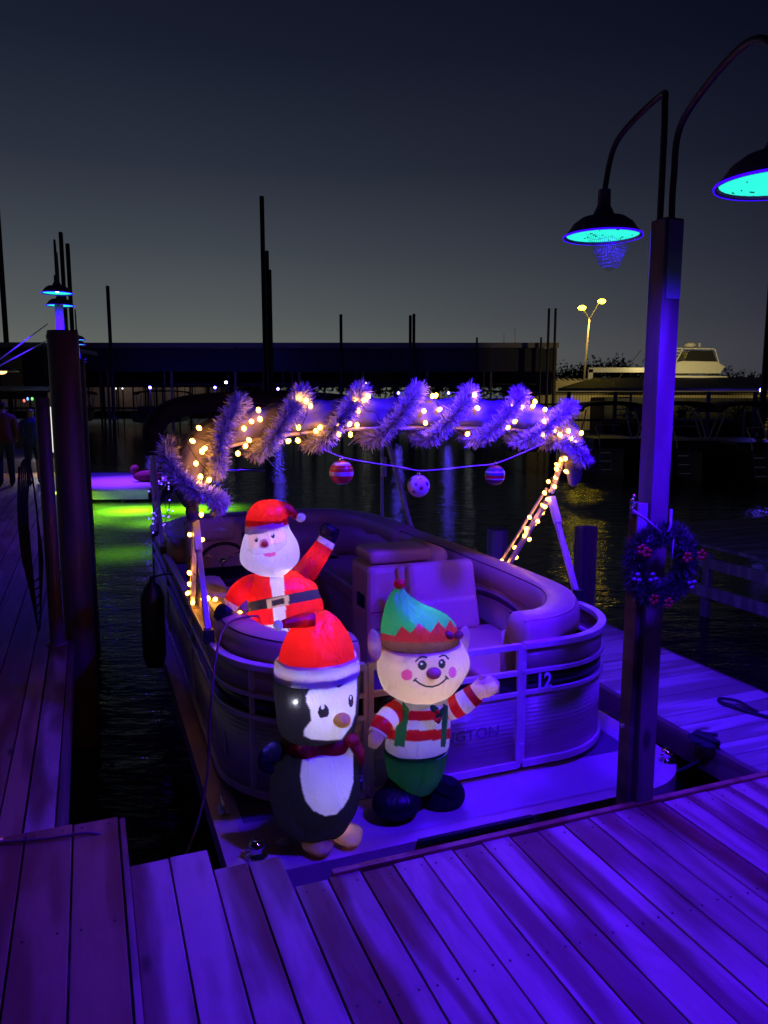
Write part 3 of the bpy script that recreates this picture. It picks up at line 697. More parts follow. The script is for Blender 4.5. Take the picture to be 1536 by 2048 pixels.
m.sweep(archP,rad,prof=prof,up=(0,1,0)); 
m.sweep([archP[0]+Vector((0,0,.02)),archP[0]-Vector((0,0,.10))],[.05,.03],12)
m.sweep([archP[-1]+Vector((.02,0,0)),archP[-1]+Vector((.07,.02,-.10)),archP[-1]+Vector((.05,.02,-.20))],[.07,.06,.03],12)
cn=m.build('canopy_boot',canvasM,boat,label='rolled canvas boot of the near canopy')
md=cn.modifiers.new('sub','SUBSURF'); md.levels=1; md.render_levels=1
m=MB(); m.sweep([p+Vector((0,-.02,-.085)) for p in archP[18:-8]],.012,8); m.build('canopy_bow',alu,boat)
def legs(side,u,mount,elbow,top,strut,name):
    m=MB(); m.bar((u,mount,.73),(u,elbow[0],elbow[1]),.034,.026,(1,0,0)); m.bar((u,elbow[0],elbow[1]),(u,top[0],top[1]),.03,.024,(1,0,0))
    m.bar((u-.0,mount+.05,.80),(u,elbow[0]+.05,elbow[1]+.04),.016,.016,(1,0,0)); a=m.build('canopy_leg',alu,boat,bevel=.002)
    m=MB(); m.box((u,mount,.745),(.05,.05,.03)); m.box((u,elbow[0],elbow[1]),(.05,.045,.05)); m.build('bracket',chrome,a)
    m=MB(); m.bar((u,strut,.74),(u,elbow[0]+.02,elbow[1]+.02),.034,.030,(1,0,0)); 
    mid=Vector((u,strut,.74)).lerp(Vector((u,elbow[0],elbow[1])),.72); mid2=Vector((u,strut,.74)).lerp(Vector((u,elbow[0],elbow[1])),.98)
    m.bar(mid,mid2,.046,.040,(1,0,0)); b_=m.build('canopy_strut',alu,boat,bevel=.003)
    m=MB(); m.box((u,strut,.76),(.05,.05,.075)); m.build('strut_boot',blackR,b_)
legs('l',-.02,1.60,(1.30,1.33),(1.16,1.50),.90,'')
legs('r',2.32,1.85,(1.27,1.37),(1.13,1.66),.92,'')
# far canopy, folded, dark
m=MB(); q=[(-.02,3.45,1.55),(-.03,3.5,1.75),(.1,3.55,1.90),(.4,3.6,1.97),(1.15,3.62,2.0),(1.9,3.6,1.95),(2.2,3.6,1.86),(2.3,3.6,1.70)]
q=[(a,b_+.35,c) for a,b_,c in q]
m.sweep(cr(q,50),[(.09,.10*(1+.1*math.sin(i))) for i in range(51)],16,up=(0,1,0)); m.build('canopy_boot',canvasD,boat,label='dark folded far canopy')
for u in (-.02,2.28):
    m=MB(); m.bar((u,4.35,.72),(u,4.35,1.75),.032,.026,(1,0,0)); m.bar((u,3.5,.72),(u,4.2,1.62),.032,.03,(1,0,0)); m.bar((u,3.62,.80),(u,4.25,1.62),.02,.02,(1,0,0)); m.box((u,4.3,1.32),(.05,.05,.2)); m.build('canopy_leg',alu,boat,bevel=.002)
    m=MB(); m.box((u,4.35,.75),(.05,.05,.06)); m.box((u,3.5,.75),(.05,.05,.06)); m.build('bracket',blackR,boat)
# fender at left
fe=empty('fender','black boat fender hanging on the left side of the pontoon boat','fender',loc=(-.18,2.7,.0))
m=MB(); m.lathe((0,0,.05),[(0,-.05),(.06,-.03),(.085,.05),(.085,.5),(.06,.58),(.02,.62),(.015,.66),(0,.66)],20); m.build('body',blackR,fe)
m=MB(); m.sweep([(0,0,.7),(.1,.0,.72),(.16,0,.71)],.007,6); m.build('line',ropeD,fe)
# ------------------------------------------------------------ tinsel garland
rr=random.Random(3)
cum=[0]
for a,b_ in zip(archP,archP[1:]): cum.append(cum[-1]+(b_-a).length)
Lt=cum[-1]
def onarch(s):
    s=max(0,min(Lt-1e-6,s)); i=0
    while cum[i+1]<s: i+=1
    f=(s-cum[i])/(cum[i+1]-cum[i]); p=archP[i].lerp(archP[i+1],f); t=(archP[i+1]-archP[i]).normalized()
    n1=Vector((0,-1,0)); n2=t.cross(n1).normalized(); return p,t,n1,n2
turns=8.4
def helix(s,r,ph=0,pitch=None):
    p,t,n1,n2=onarch(s); a=-2*PI*turns*s/Lt+ph
    return p+n1*(r*math.cos(a))+n2*(r*(math.sin(a)+(.18 if math.sin(a)>0 else 0)*math.sin(a)))-t*(.065*math.sin(a)),a
mt=MB(); core=[]
NN=80000
for i in range(240):
    s=Lt*i/239; p,a=helix(s,.128,2.2); core.append(p)
dens=[]
for i in range(NN):
    s=Lt*rr.random(); p,a=helix(s,.128,2.2)
    if math.cos(a+0)<-.7: continue
    p2,_=helix(min(Lt,s+.01),.128,2.2); t=(p2-p).normalized() if (p2-p).length>1e-6 else Vector((1,0,0))
    d=Vector((rr.gauss(0,1),rr.gauss(0,1),rr.gauss(0,1))); d-=t*d.dot(t)*.75; d.normalize()
    l=rr.uniform(.020,.064); sd=d.cross(Vector((rr.gauss(0,1),rr.gauss(0,1),rr.gauss(0,1)))).normalized()*.0023
    cv=Vector((rr.gauss(0,1),rr.gauss(0,1),rr.gauss(0,1)))*.006
    mt.add([p-sd,p+sd,p+d*l*.6+sd+cv,p+d*l*.6-sd+cv,p+d*l+cv*2+sd*.5,p+d*l+cv*2-sd*.5],[(0,1,2,3),(3,2,4,5)],False,None,rr.random())
ti=empty('tinsel_garland','silver tinsel garland spiralling around the rolled canopy','garland')
mt.build('foil_fringe',tinselM,ti)
m=MB(); m.sweep(core,.004,6); m.build('core_wire',chrome,ti)
# ------------------------------------------------------------ fairy lights
fl=empty('fairy_lights','warm white fairy light string wound over the canopy, its legs and the left seat','string lights')
bm_=MB(); bm_.ball((0,0,0),(.012,.012,.015),8,10)
sock=MB(); sock.lathe((0,0,0),[(.007,-.026),(.007,-.008),(.004,-.006)],8)
bulb0=None; nb=0
def addbulb(p):
    global bulb0,nb
    nb+=1
    if bulb0 is None:
        bulb0=bm_.build('bulb',bulbM,fl); o=bulb0
    else:
        o=bulb0.copy(); C.objects.link(o); o.parent=fl
    o.location=p; o.rotation_euler=(random.uniform(-1,1),random.uniform(-1,1),0)
wire=MB(); rr=random.Random(21)
pts=[]
for i in range(150):
    s=Lt*(.01+.98*i/149); p,t,n1,n2=onarch(s); a=2*PI*6.3*s/Lt+.8+.35*math.sin(i*.7); rad_=.122+.018*math.sin(i*1.3)
    pts.append(p+n1*(rad_*math.cos(a))+n2*(rad_*.95*math.sin(a)))
wire.sweep(pts,.0025,5)
pts2=[]
for i in range(120):
    s=Lt*(.01+.98*i/119); p,t,n1,n2=onarch(s); a=-2*PI*4.6*s/Lt+2.8+.3*math.sin(i*.9); rad_=.124+.02*math.sin(i*1.7)
    pts2.append(p+n1*(rad_*math.cos(a))+n2*(rad_*.95*math.sin(a)))
wire.sweep(pts2,.0025,5)
spots=[(398,856),(385,882),(404,903),(392,927),(401,953),(396,982),(418,960),(399,968),(409,897),(517,820),(503,843),(488,857),(498,880),(491,892),(476,907),(520,838),(598,798),(612,800),(621,812),(597,855),(596,881),(577,882),(611,802),(640,855),(632,862),(737,793),(710,800),(716,822),(675,848),(699,848),(714,850),(678,868),(701,869),(728,800),(872,791),(848,822),(879,819),(851,846),(865,792),(949,790),(955,816),(912,831),(1024,812),(1043,815),(1020,828),(1030,843),(1016,855),(1070,803),(1066,812),(1090,819),(1089,843),(1086,868),(1109,860),(1120,870),(1137,862),(1141,878),(1163,866),(1150,885),(1000,850),(935,868)]
for (x,y) in spots:
    q=onV(x,y,VA-.112)
    addbulb(q)
# legs
def legstring(path,n,r,turns_,ph=0):
    P=[Vector(q) for q in cr([tuple(q) for q in path],n*4)]
    w=[]
    for i,p in enumerate(P):
        a=2*PI*turns_*i/len(P)+ph; q=p+Vector((0,-r*math.cos(a),r*.3))+Vector((r*math.sin(a),0,0)); w.append(q)
        if i%4==2: (i%8==2 or rr.random()<.75) and addbulb(q+Vector((rr.uniform(-.03,.03),-.012+rr.uniform(-.01,.01),rr.uniform(-.015,.015))))
    wire.sweep(w,.0025,5)
legstring([(2.30,1.12,1.62),(2.32,1.27,1.37),(2.32,1.5,1.12),(2.32,1.86,.76)],34,.035,8)
legstring([(-.03,1.18,1.50),(-.03,1.30,1.33),(-.02,1.45,1.02),(-.02,1.6,.76)],15,.035,4,1)
legstring([(-.02,1.6,.80),(.05,1.3,.86),(.12,1.12,.86),(.22,1.0,.84)],5,.02,1)
wire.build('wire',blackR,fl)
print('bulbs',nb)
# ------------------------------------------------------------ ornaments on a string
op=[(640,895),(683,914),(745,926),(800,934),(837,941),(880,939),(945,932),(990,927),(1040,908),(1090,885)]
sp_=[onV(x,y,VA-.13) for x,y in op]
m=MB(); m.sweep([Vector(q) for q in cr([tuple(a) for a in sp_],60)],.0035,6)
m.sweep([onV(700,857,VA-.09),onV(760,855,VA-.09),onV(1000,868,VA+.2)],.004,6)
tag(m.build('ornament_string',stringM,None,local=True),'pale cord strung below the canopy carrying three ball ornaments','cord')
def ornament(px,py,r,colf,label):
    c=onV(px,py,VA-.13); e=empty('ball_ornament',label,'ornament','ball ornaments on the cord',loc=c)
    m=MB(); m.ball((0,0,0),r,48,64,colf); m.build('ball',attrP,e)
    m=MB(); m.lathe((0,0,r-.004),[(.012,0),(.012,.014),(.006,.018),(0,.018)],12); m.sweep([(.007*math.cos(a),0,r+.02+.007*math.sin(a)) for a in [2*PI*k/12 for k in range(12)]],.0012,5,closed=True); m.build('cap',chrome,e)
def c1(p,i,k):
    z=p.z/.068
    return (.75,.68,.75) if (z>.62 and z<.86) or (-.22<z<.12) or z<-.86 else ((.5,.4,.1) if .38<z<.44 else (.62,.01,.02))
rr2=random.Random(8); sites=[Vector((rr2.gauss(0,1),rr2.gauss(0,1),rr2.gauss(0,1))).normalized() for _ in range(60)]
dots=[]
for s_ in sites:
    if all((s_-d_[0]).length>.55 for d_ in dots): dots.append((s_,rr2.choice([.13,.17,.21]),rr2.choice([(.5,.01,.02),(.06,.2,.35),(.03,.03,.05),(.3,.02,.06)])))
def c2(p,i,k):
    q=p.normalized()
    for s_,r_,c_ in dots:
        if (q-s_).length<r_: return c_
    return (.78,.7,.8)
def c3(p,i,k):
    z=p.z/.068
    if .28<z<.40 or -.40<z<-.28: return (.8,.75,.85)
    if -.28<z<.05: return (.45,.01,.02)
    if .05<z<.28: return (.03,.16,.20)
    if z>.65: return (.35,.03,.06)
    return (.06,.10,.14) if z>0 else (.16,.01,.05)
ornament(683,945,.0685,c1,'red and white banded ball ornament, left of the three on the cord')
ornament(837,972,.0655,c2,'pale ball ornament with dark polka dots, lowest of the three')
ornament(990,950,.0615,c3,'red and teal striped ball ornament, right of the three on the cord')
# ------------------------------------------------------------ inflatables
def inner(e,loc,power,col=(1,.93,1),r=.02): light('inner_led','POINT',loc,power*.36,col,r,e)
class Fig:
    def __init__(s,e,v): s.e=e; s.v=v; s.i=e.matrix_world.inverted()@M
    def P(s,x,y,dv=0): return s.i@onV(x,y,s.v+dv)
    def loft(s,name,rows,colf,dep=.85,n=170,m=230,dv=0,mat_=None,parent=None,cap=False,ripple=.004,back=(0,0,0)):
        K=[]
        for (y,xl,xr) in rows:
            a=s.P(xl,y,dv); b=s.P(xr,y,dv); c=(a+b)/2; K.append((c.x,c.y,c.z,(b-a).length/2))
        K=cr(K,n); mb=MB(); vs=[];cols=[]
        mw=s.e.matrix_world
        for i,(cx,cy,cz,r) in enumerate(K):
            r=max(r,.002)
            for k in range(m):
                a=2*PI*k/m
                rp=1+ripple/max(r,.03)*(math.sin(7*a+cz*22)*.5+noise.noise(Vector((math.cos(a)*2.2,math.sin(a)*2.2,cz*7)))*1.6)
                p=Vector((cx+r*rp*math.cos(a),cy+r*rp*dep*math.sin(a),cz)); vs.append(p)
                if colf:
                    px,py=prj(mw@p); cols.append(colf(px,py,math.sin(a)<.35,p))
        fs=[(i*m+k,i*m+(k+1)%m,(i+1)*m+(k+1)%m,(i+1)*m+k) for i in range(n) for k in range(m)]
        if cap: fs+= [tuple(range(m)),tuple(n*m+k for k in range(m))]
        mb.add(vs,fs,True,cols or None); return mb.build(name,mat_ or fab,parent or s.e)
    def limb(s,name,pts,colf,mat_=None,n=40,m=40,parent=None,cap=True,flat=1.0,glow=.6):
        K=[]
        for (x,y,rpx,dv) in pts:
            c=s.P(x,y,dv); b=s.P(x+rpx,y,dv); K.append((c.x,c.y,c.z,(b-c).length))
        K=cr(K,n); mb=MB(); mw=s.e.matrix_world
        def cf(p,t,k):
            px,py=prj(mw@p); return colf(px,py,t,p) if colf else (1,1,1)
        mb.sweep([k[:3] for k in K],[(max(k[3],.001),max(k[3],.001)*flat) for k in K],m,cap,cf)
        if mat_ is None and name!='sleeve' and glow: kk=K[len(K)//2]; inner(s.e,kk[:3],26*glow*kk[3]**2*flat,(1,.85,.85),.006)
        return mb.build(name,mat_ or fab,parent or s.e)
    def blob(s,name,x,y,rx,ry,dv,col,rd=None,mat_=None,rot=None,parent=None,colf=None):
        c=s.P(x,y,dv); k=(s.P(x+10,y,dv)-c).length/10
        mb=MB(); mw=s.e.matrix_world
        def cf(p,t,kk):
            if colf: 
                q=prj(mw@p); return colf(q[0],q[1],True,p)
            return col
        mb.ball(c,(rx*k,(rd or rx)*k,ry*k),28,40,cf,rot)
        if mat_ is None: inner(s.e,c,26*.75*(min(rx,ry)*k)**2,(1,.85,.80),.004)
        return mb.build(name,mat_ or fab,parent or s.e)
RED=(.78,.012,.012); WHT=(.82,.80,.84); BLK=(.017,.017,.022); ORG=(1.0,.68,.16)
def Z(pts,s,ox,oy): return [(x/s+ox,y/s+oy) for x,y in pts]
# ---- penguin
pe=empty('inflatable_penguin','inflatable black and white penguin in a red hat standing on the bow deck','inflatable decoration',loc=(.335,.05,.0))
fg=Fig(pe,.05); z2=lambda P_: Z(P_,2.844,500,1160)
face=z2([(320,660),(345,615),(400,592),(460,595),(508,615),(550,575),(590,542),(606,560),(606,640),(600,720),(597,760),(575,830),(545,870),(520,905),(440,912),(350,905),(308,885),(310,850),(350,800),(345,740),(325,700)])
fedge=face+[face[0]]
def pc(px,py,front,p):
    if front and inpoly(px,py,face):
        x,y=(px-500)*2.844,(py-1160)*2.844
        if ell(x,y,413,722,11,14) or ell(x,y,573,668,5,11): return WHT
        if (ell(x,y,418,750,31,42) and y<782-(x-418)*.25) or ell(x,y,574,687,15,36): return BLK
        return WHT
    if front and dpl(px,py,fedge)<1.6: return (.3,.3,.35)
    return BLK
fg.loft('head',[(1335,556,712),(1350,551,714),(1385,549,715),(1420,555,714),(1452,561,708),(1478,574,696),(1490,580,690)],pc,m=320,n=240)
belly=z2([(318,950),(420,945),(515,916),(560,950),(585,990),(586,1150),(560,1240),(530,1290),(490,1330),(430,1342),(360,1310),(320,1260),(298,1190),(288,1120),(300,1020)])
bedge=belly+[belly[0]]
def pb(px,py,front,p):
    if front and inpoly(px,py,belly): return WHT
    if front and dpl(px,py,bedge)<1.4: return (.35,.35,.4)
    return BLK
fg.loft('body',[(1478,572,696),(1492,560,703),(1512,553,709),(1547,544,714),(1583,543,715),(1618,551,710),(1645,568,699),(1664,590,682),(1672,612,660)],pb,cap=True)
fg.loft('scarf',[(1463,565,700),(1472,561,705),(1484,562,705),(1494,568,700)],lambda *a:(.45,.02,.02),n=20,ripple=.012)
fg.limb('scarf_tail',[(703,1478,12,-.06),(712,1492,16,-.08),(722,1510,15,-.08),(724,1528,8,-.08)],lambda *a:(.45,.02,.03),flat=.5)
fg.blob('scarf_knot',703,1481,15,12,-.12,(.45,.02,.03))
fg.limb('flipper',[(566,1512,9,-.02),(552,1505,22,-.05),(538,1512,24,-.07),(532,1528,16,-.08),(545,1545,5,-.07)],lambda *a:BLK,flat=.45,mat_=fabB)
hat=fg.loft('hat',[(1222,632,650),(1228,612,662),(1240,594,675),(1262,578,688),(1290,567,701),(1322,560,708)],lambda *a:RED)
fg.limb('hat_tail',[(628,1240,15,-.05),(614,1240,15,-.05),(594,1243,13,-.06),(566,1248,8,-.08)],lambda *a:RED,parent=hat,glow=2.6)
fg.blob('pompom',556,1251,9.5,11,-.10,WHT,parent=hat)
fg.loft('hat_band',[(1312,558,710),(1320,553,713),(1336,551,716),(1350,551,714),(1356,556,710)],lambda *a:WHT,n=30,parent=hat)
fg.blob('beak',684,1440,17,13,-.165,ORG,rd=22); inner(pe,fg.P(684,1440,-.165),.20,(1,.8,.4),.004)
c_f=(.85,.50,.26)
for (x,y,dv) in ((637,1672,-.09),(696,1646,-.07)):
    c=fg.P(x,y,dv); mb=MB(); vs=[]; cols=[]; nn=20; mm=60
    for i_ in range(nn+1):
        th=PI*i_/nn
        for k in range(mm):
            a=2*PI*k/mm; q=.072*(1+.20*max(0,-math.sin(a))*math.cos(3*(a+PI/2))+.25*max(0,-math.sin(a)))
            vs.append(Vector((c.x+q*math.sin(th)*math.cos(a),c.y+.02+q*math.sin(th)*math.sin(a),.036+.036*math.cos(th)))); cols.append(c_f)
    mb.add(vs,[(i_*mm+k,(i_+1)*mm+k,(i_+1)*mm+(k+1)%mm,i_*mm+(k+1)%mm) for i_ in range(nn) for k in range(mm)],True,cols)
    mb.build('foot',fab,pe); inner(pe,(c.x,c.y+.0,.036),.14,(1,.85,.6),.004)
m=MB(); 
for k in range(6): m.ball((-.17+.015*math.cos(k*1.3),.02+.015*math.sin(k*1.3),.012+.006*(k%2)),(.017,.014,.010),6,8)
m.build('valve_tie',decal,pe)

c=fg.P(590,1405,-.125); inner(pe,c,3.0,(.9,.93,1),.010)
c=fg.P(635,1400,.0); inner(pe,c,5.2,(.66,.62,1))
c=fg.P(640,1560,.0); inner(pe,c,3.9,(.56,.48,1))
c=fg.P(632,1280,.0); inner(pe,c,4.0,(1,.8,.9))
# ---- elf
el=empty('inflatable_elf','inflatable elf in green pointed hat and striped shirt waving on the bow deck','inflatable decoration',loc=(.87,.12,0))
fg=Fig(el,.12)
SK=(.86,.62,.48)
brow1=z2([(943,462),(960,445),(980,436),(1005,440)]); brow2=z2([(1078,437),(1095,428),(1112,430),(1128,448)])
mouth=z2([(940,570),(965,590),(1000,605),(1035,608),(1070,598),(1100,578),(1118,558)]); tick1=z2([(930,575),(945,560)]); tick2=z2([(1112,548),(1126,562)])
def ef(px,py,front,p):
    if not front: return SK
    x,y=(px-500)*2.844,(py-1160)*2.844
    if ell(x,y,976,478,7,7) or ell(x,y,1089,468,6,7): return WHT
    if ell(x,y,980,485,25,28) or ell(x,y,1092,476,20,27): return BLK
    if min(dpl(px,py,q) for q in (brow1,brow2,mouth,tick1,tick2))<1.7: return BLK
    if ell(x,y,892,540,33,31): return (.85,.10,.32)
    if ell(x,y,1152,525,23,32): return (.70,.10,.50)
    return SK
fg.loft('head',[(1280,774,905),(1290,765,918),(1311,760,928),(1336,758,930),(1357,763,921),(1374,773,909),(1388,793,896),(1399,818,874),(1403,835,860)],ef,m=320,n=260)
zz=z2([(740,300),(765,305),(825,320),(862,262),(912,303),(960,245),(1027,300),(1072,235),(1110,280),(1135,225),(1165,268),(1200,260)])
def eh(px,py,front,p):
    x,y=(px-500)*2.844,(py-1160)*2.844
    zx=[(a-500)*2.844 for a,b in zz]; zy=[(b-1160)*2.844 for a,b in zz]
    yy=300
    for i in range(len(zx)-1):
        if zx[i]<=x<=zx[i+1]: yy=zy[i]+(zy[i+1]-zy[i])*(x-zx[i])/(zx[i+1]-zx[i])
    lim=342+ (1-((x-960)/210)**2)*14
    if y>lim: return (.20,.07,.05)
    return (.025,.30,.13) if y<yy else (.42,.02,.03)
hat=fg.loft('hat',[(1172,794,802),(1181,786,808),(1195,778,822),(1213,772,850),(1230,769,884),(1251,767,904),(1272,768,911),(1290,768,913),(1294,772,910)],eh,m=300)
fg.blob('pompom',799,1168,11,9,-.02,(.7,.02,.03),parent=hat)
for (x,y,rx,ry,an) in ((749,1290,13,31,8),(926,1284,12,29,-10)):
    fg.blob('ear',x,y,rx,ry,.0,SK,rd=9,rot=Matrix.Rotation(R(-an),3,'Y'))
for dx in (-9,9): fg.blob('hat_bow',908+dx,1268+abs(dx)*.3,9,7,-.14,(.32,.05,.12),parent=hat,rot=Matrix.Rotation(R(30 if dx<0 else -30),3,'Y'))
fg.blob('nose',867,1346,14,10.5,-.185,(.85,.42,.30))
def es(px,py,front,p):
    x,y=(px-500)*2.844,(py-1160)*2.844; yc=y-(1-((x-950)/170)**2)*10
    if front:
        if inpoly(x,y,[(855,670),(905,735),(880,950),(818,945),(835,800)]): return (.02,.20,.06)
        if inpoly(x,y,[(1098,700),(1130,720),(1112,950),(1085,950),(1090,800)]): return (.02,.14,.05)
        if y<720+22*math.sin(x*.085) and 860<x<1112: return WHT
    for a,b in ((735,790),(845,905),(620,680)):
        if a<yc<b: return (.60,.012,.015)
    return WHT
fg.loft('shirt',[(1392,800,880),(1402,787,891),(1427,783,893),(1476,777,895),(1500,774,892)],es,n=80)
def ep(px,py,front,p):
    x,y=(px-500)*2.844,(py-1160)*2.844
    if front and (ell(x,y,850,965,24,27) or ell(x,y,1094,962,11,25)): return (.6,.45,.10)
    return (.010,.085,.032)
fg.loft('trousers',[(1492,772,893),(1502,773,891),(1529,777,886),(1560,785,877),(1582,799,858)],ep,n=60,cap=True)
def hs(px,py,front,p): return (.02,.14,.06)
for (x,y,r_) in ((869,1418,14),(884,1424,12),(877,1436,13)): fg.blob('holly_leaf',x,y,6,11,-.165,(.015,.10,.05),rd=2,rot=Matrix.Rotation(R((x-877)*6),3,'Y'))
for (x,y) in ((876,1423),(879,1438),(873,1441)): fg.blob('holly_berry',x,y,3.5,3.5,-.178,(.6,.02,.03))
def sleeve(stops):
    def f(px,py,t,p):
        return (.60,.012,.015) if int(t*5.2)%2==0 else WHT
    return f
fg.limb('sleeve',[(805,1416,19,0),(785,1428,21,-.03),(768,1446,20,-.06),(755,1468,18,-.08)],lambda px,py,t,p:WHT if int(t*4.2+.2)%2==0 else (.60,.012,.015),n=60)
fg.limb('hand',[(756,1464,15,-.08),(750,1480,14,-.09),(745,1494,8,-.09)],lambda *a:SK)
fg.limb('sleeve',[(885,1422,19,0),(905,1416,20,-.04),(928,1404,20,-.07),(952,1386,18,-.09)],lambda px,py,t,p:(.60,.012,.015) if int(t*4.6+.3)%2==0 else WHT,n=60)
hd=fg.limb('hand',[(948,1388,15,-.09),(958,1380,16,-.10),(972,1373,19,-.10),(988,1372,14,-.10),(996,1374,5,-.10)],lambda *a:SK)
fg.limb('thumb',[(964,1370,8,-.10),(965,1358,7,-.10),(966,1350,5,-.10)],lambda *a:SK,parent=hd)
for k in range(4): fg.limb('finger',[(978,1366+k*6,5,-.10),(990,1365+k*6,5,-.105),(998,1367+k*5,3.5,-.11)],lambda *a:SK,parent=hd,n=12,m=16)
for (x,y,rx,ry,dv) in ((794,1604,46,30,-.03),(884,1588,41,31,.03)):
    fg.blob('boot',x,y,rx,ry,dv,BLK,mat_=fabB,rd=40)
    fg.limb('ankle',[(x+12,1560,24,0),(x+4,1580,28,0)],lambda *a:BLK,mat_=fabB)
inner(el,fg.P(845,1345,.0),4.2,(1,.82,.86)); inner(el,fg.P(835,1245,.0),3.2,(.8,1,.85)); inner(el,fg.P(835,1450,.0),1.0,(.9,.8,1)); inner(el,fg.P(832,1520,.0),1.2,(.8,.9,1))
inner(el,fg.P(960,1383,-.09),.18,(1,.8,.8)); inner(el,fg.P(915,1412,-.05),.25,(1,.8,.9)); inner(el,fg.P(775,1440,-.05),.22,(1,.8,.9))
# ---- bearded man in red
sa=empty('inflatable_man','inflatable white bearded man in red suit with raised arm on the left bow seat','inflatable decoration',loc=(.42,1.0,.45))
fg=Fig(sa,1.0); z1=lambda P_: Z(P_,3.072,300,960)
def sb(px,py,front,p):
    x,y=(px-300)*3.072,(py-960)*3.072
    by=lambda x_:750-(x_-600)*.19
    if front and inpoly(x,y,[(718,735),(852,705),(855,768),(722,793)]) and not inpoly(x,y,[(745,742),(825,722),(830,758),(748,778)]): return (.42,.36,.22)
    if by(x)<y<by(x)+62: return BLK if not front or x<860 else (.02,.015,.06)
    if y>898-(x-600)*.06 and y<945-(x-600)*.05+8: return WHT
    if front and inpoly(x,y,[(725,520),(815,520),(838,860),(765,870)]): return (.62,.60,.66) 
    return RED
fg.loft('coat',[(1146,515,590),(1152,500,608),(1168,494,628),(1188,494,635),(1207,495,642),(1227,497,644),(1246,501,643),(1262,508,640),(1270,514,634)],sb,m=180)
fg.loft('trousers',[(1258,516,625),(1275,515,612),(1300,519,604),(1345,525,600)],lambda *a:RED,n=40,cap=True)
facep=[(605,345),(700,315),(800,290),(820,310),(838,345),(835,378),(790,386),(745,392),(730,405),(690,418),(640,420),(610,428)]
mst=[(600,428),(660,418),(705,440),(745,400),(800,388),(838,372),(830,400),(780,440),(745,442),(700,455),(640,458)]
def sf(px,py,front,p):
    x,y=(px-300)*3.072,(py-960)*3.072
    if not front: return WHT
    if ell(x,y,650,361,4,4) or ell(x,y,752,336,4,4): return WHT
    if ell(x,y,653,368,10,15) or ell(x,y,755,344,11,14): return BLK
    if inpoly(x,y,[(695,452),(740,448),(775,440),(768,465),(735,474),(705,468)]): return (.75,.12,.30)
    if dpl(x,y,mst+[mst[0]])<2.4: return (.56,.50,.62)
    if inpoly(x,y,mst): return (.62,.57,.68)
    if inpoly(x,y,facep): return (.85,.60,.55)
    if dpl(x,y,facep)<3: return (.5,.4,.45)
    return (.74,.70,.82)
fg.loft('head',[(1036,500,568),(1048,494,574),(1062,493,580),(1078,487,590),(1095,482,596),(1116,480,598),(1130,488,592),(1140,502,582),(1149,520,570),(1155,538,558)],sf,m=300,n=240)
hat=fg.loft('hat',[(1000,530,552),(1004,515,562),(1012,504,572),(1025,496,577),(1042,493,575),(1052,493,574)],lambda *a:RED)
hb=z1([(590,290),(700,275),(830,240),(850,300),(700,318),(600,338),(590,330)])
def hbf(px,py,front,p): return WHT
# white band follows the tilt of the hat
mb=MB(); vs=[];cols=[]; n=120
for j in range(12):
    for k in range(n):
        a=2*PI*k/n; t=j/11
        lc=fg.P(532,1052-13*1,0); 
        rr_=.112+.004*math.sin(PI*t)
        x=rr_*math.cos(a); y=rr_*.86*math.sin(a); z=.045*(t-.5)+x*.20
        vs.append(Vector((lc.x+x,lc.y+y,lc.z-.03+z)))
mb.add(vs,[(j*n+k,j*n+(k+1)%n,(j+1)*n+(k+1)%n,(j+1)*n+k) for j in range(11) for k in range(n)],True,[WHT]*len(vs)); mb.build('hat_band',fab,hat)
fg.limb('hat_tail',[(556,1018,15,0),(572,1018,12,-.01),(583,1025,9,-.02),(592,1034,6,-.02)],lambda *a:RED,parent=hat)
fg.blob('pompom',601,1035,10,8.5,-.02,WHT,parent=hat)
fg.blob('nose',530,1088.5,8.8,8.2,-.10,(.85,.22,.10))
fg.limb('sleeve',[(512,1163,17,0),(495,1172,20,0),(478,1186,20,0),(466,1202,17,0),(458,1216,15,0)],lambda px,py,t,p:RED if t<.8 else (.8,.65,.62),n=60)
fg.limb('mitten',[(461,1213,12,0),(452,1222,19,-.005),(442,1232,17,-.01),(434,1240,10,-.01)],lambda *a:BLK,mat_=fabB); fg.limb('thumb',[(456,1226,8,-.03),(464,1236,7,-.03),(462,1243,4,-.03)],lambda *a:BLK,mat_=fabB)
fg.limb('sleeve',[(605,1152,24,0),(620,1133,22,0),(636,1110,20,0),(648,1092,18,0),(655,1080,17,0)],lambda px,py,t,p:RED if t<.78 else WHT,n=60)
fg.limb('mitten',[(654,1083,14,0),(660,1070,16,0),(660,1058,19,0),(664,1050,10,0)],lambda *a:BLK,mat_=fabB); fg.limb('thumb',[(652,1072,7,0),(643,1062,7,0),(642,1052,5,0)],lambda *a:BLK,mat_=fabB)
inner(sa,fg.P(540,1095,0),3.4,(.74,.60,1)); inner(sa,fg.P(535,1030,0),1.6,(1,.9,1)); inner(sa,fg.P(590,1175,0),6.5,(1,.85,1)); inner(sa,fg.P(535,1215,0),3.2,(1,.85,.9)); inner(sa,fg.P(560,1290,0),1.5,(1,.85,.9))
inner(sa,fg.P(635,1112,0),.7,(1,.8,.9)); inner(sa,fg.P(482,1185,0),.7,(1,.8,.8))
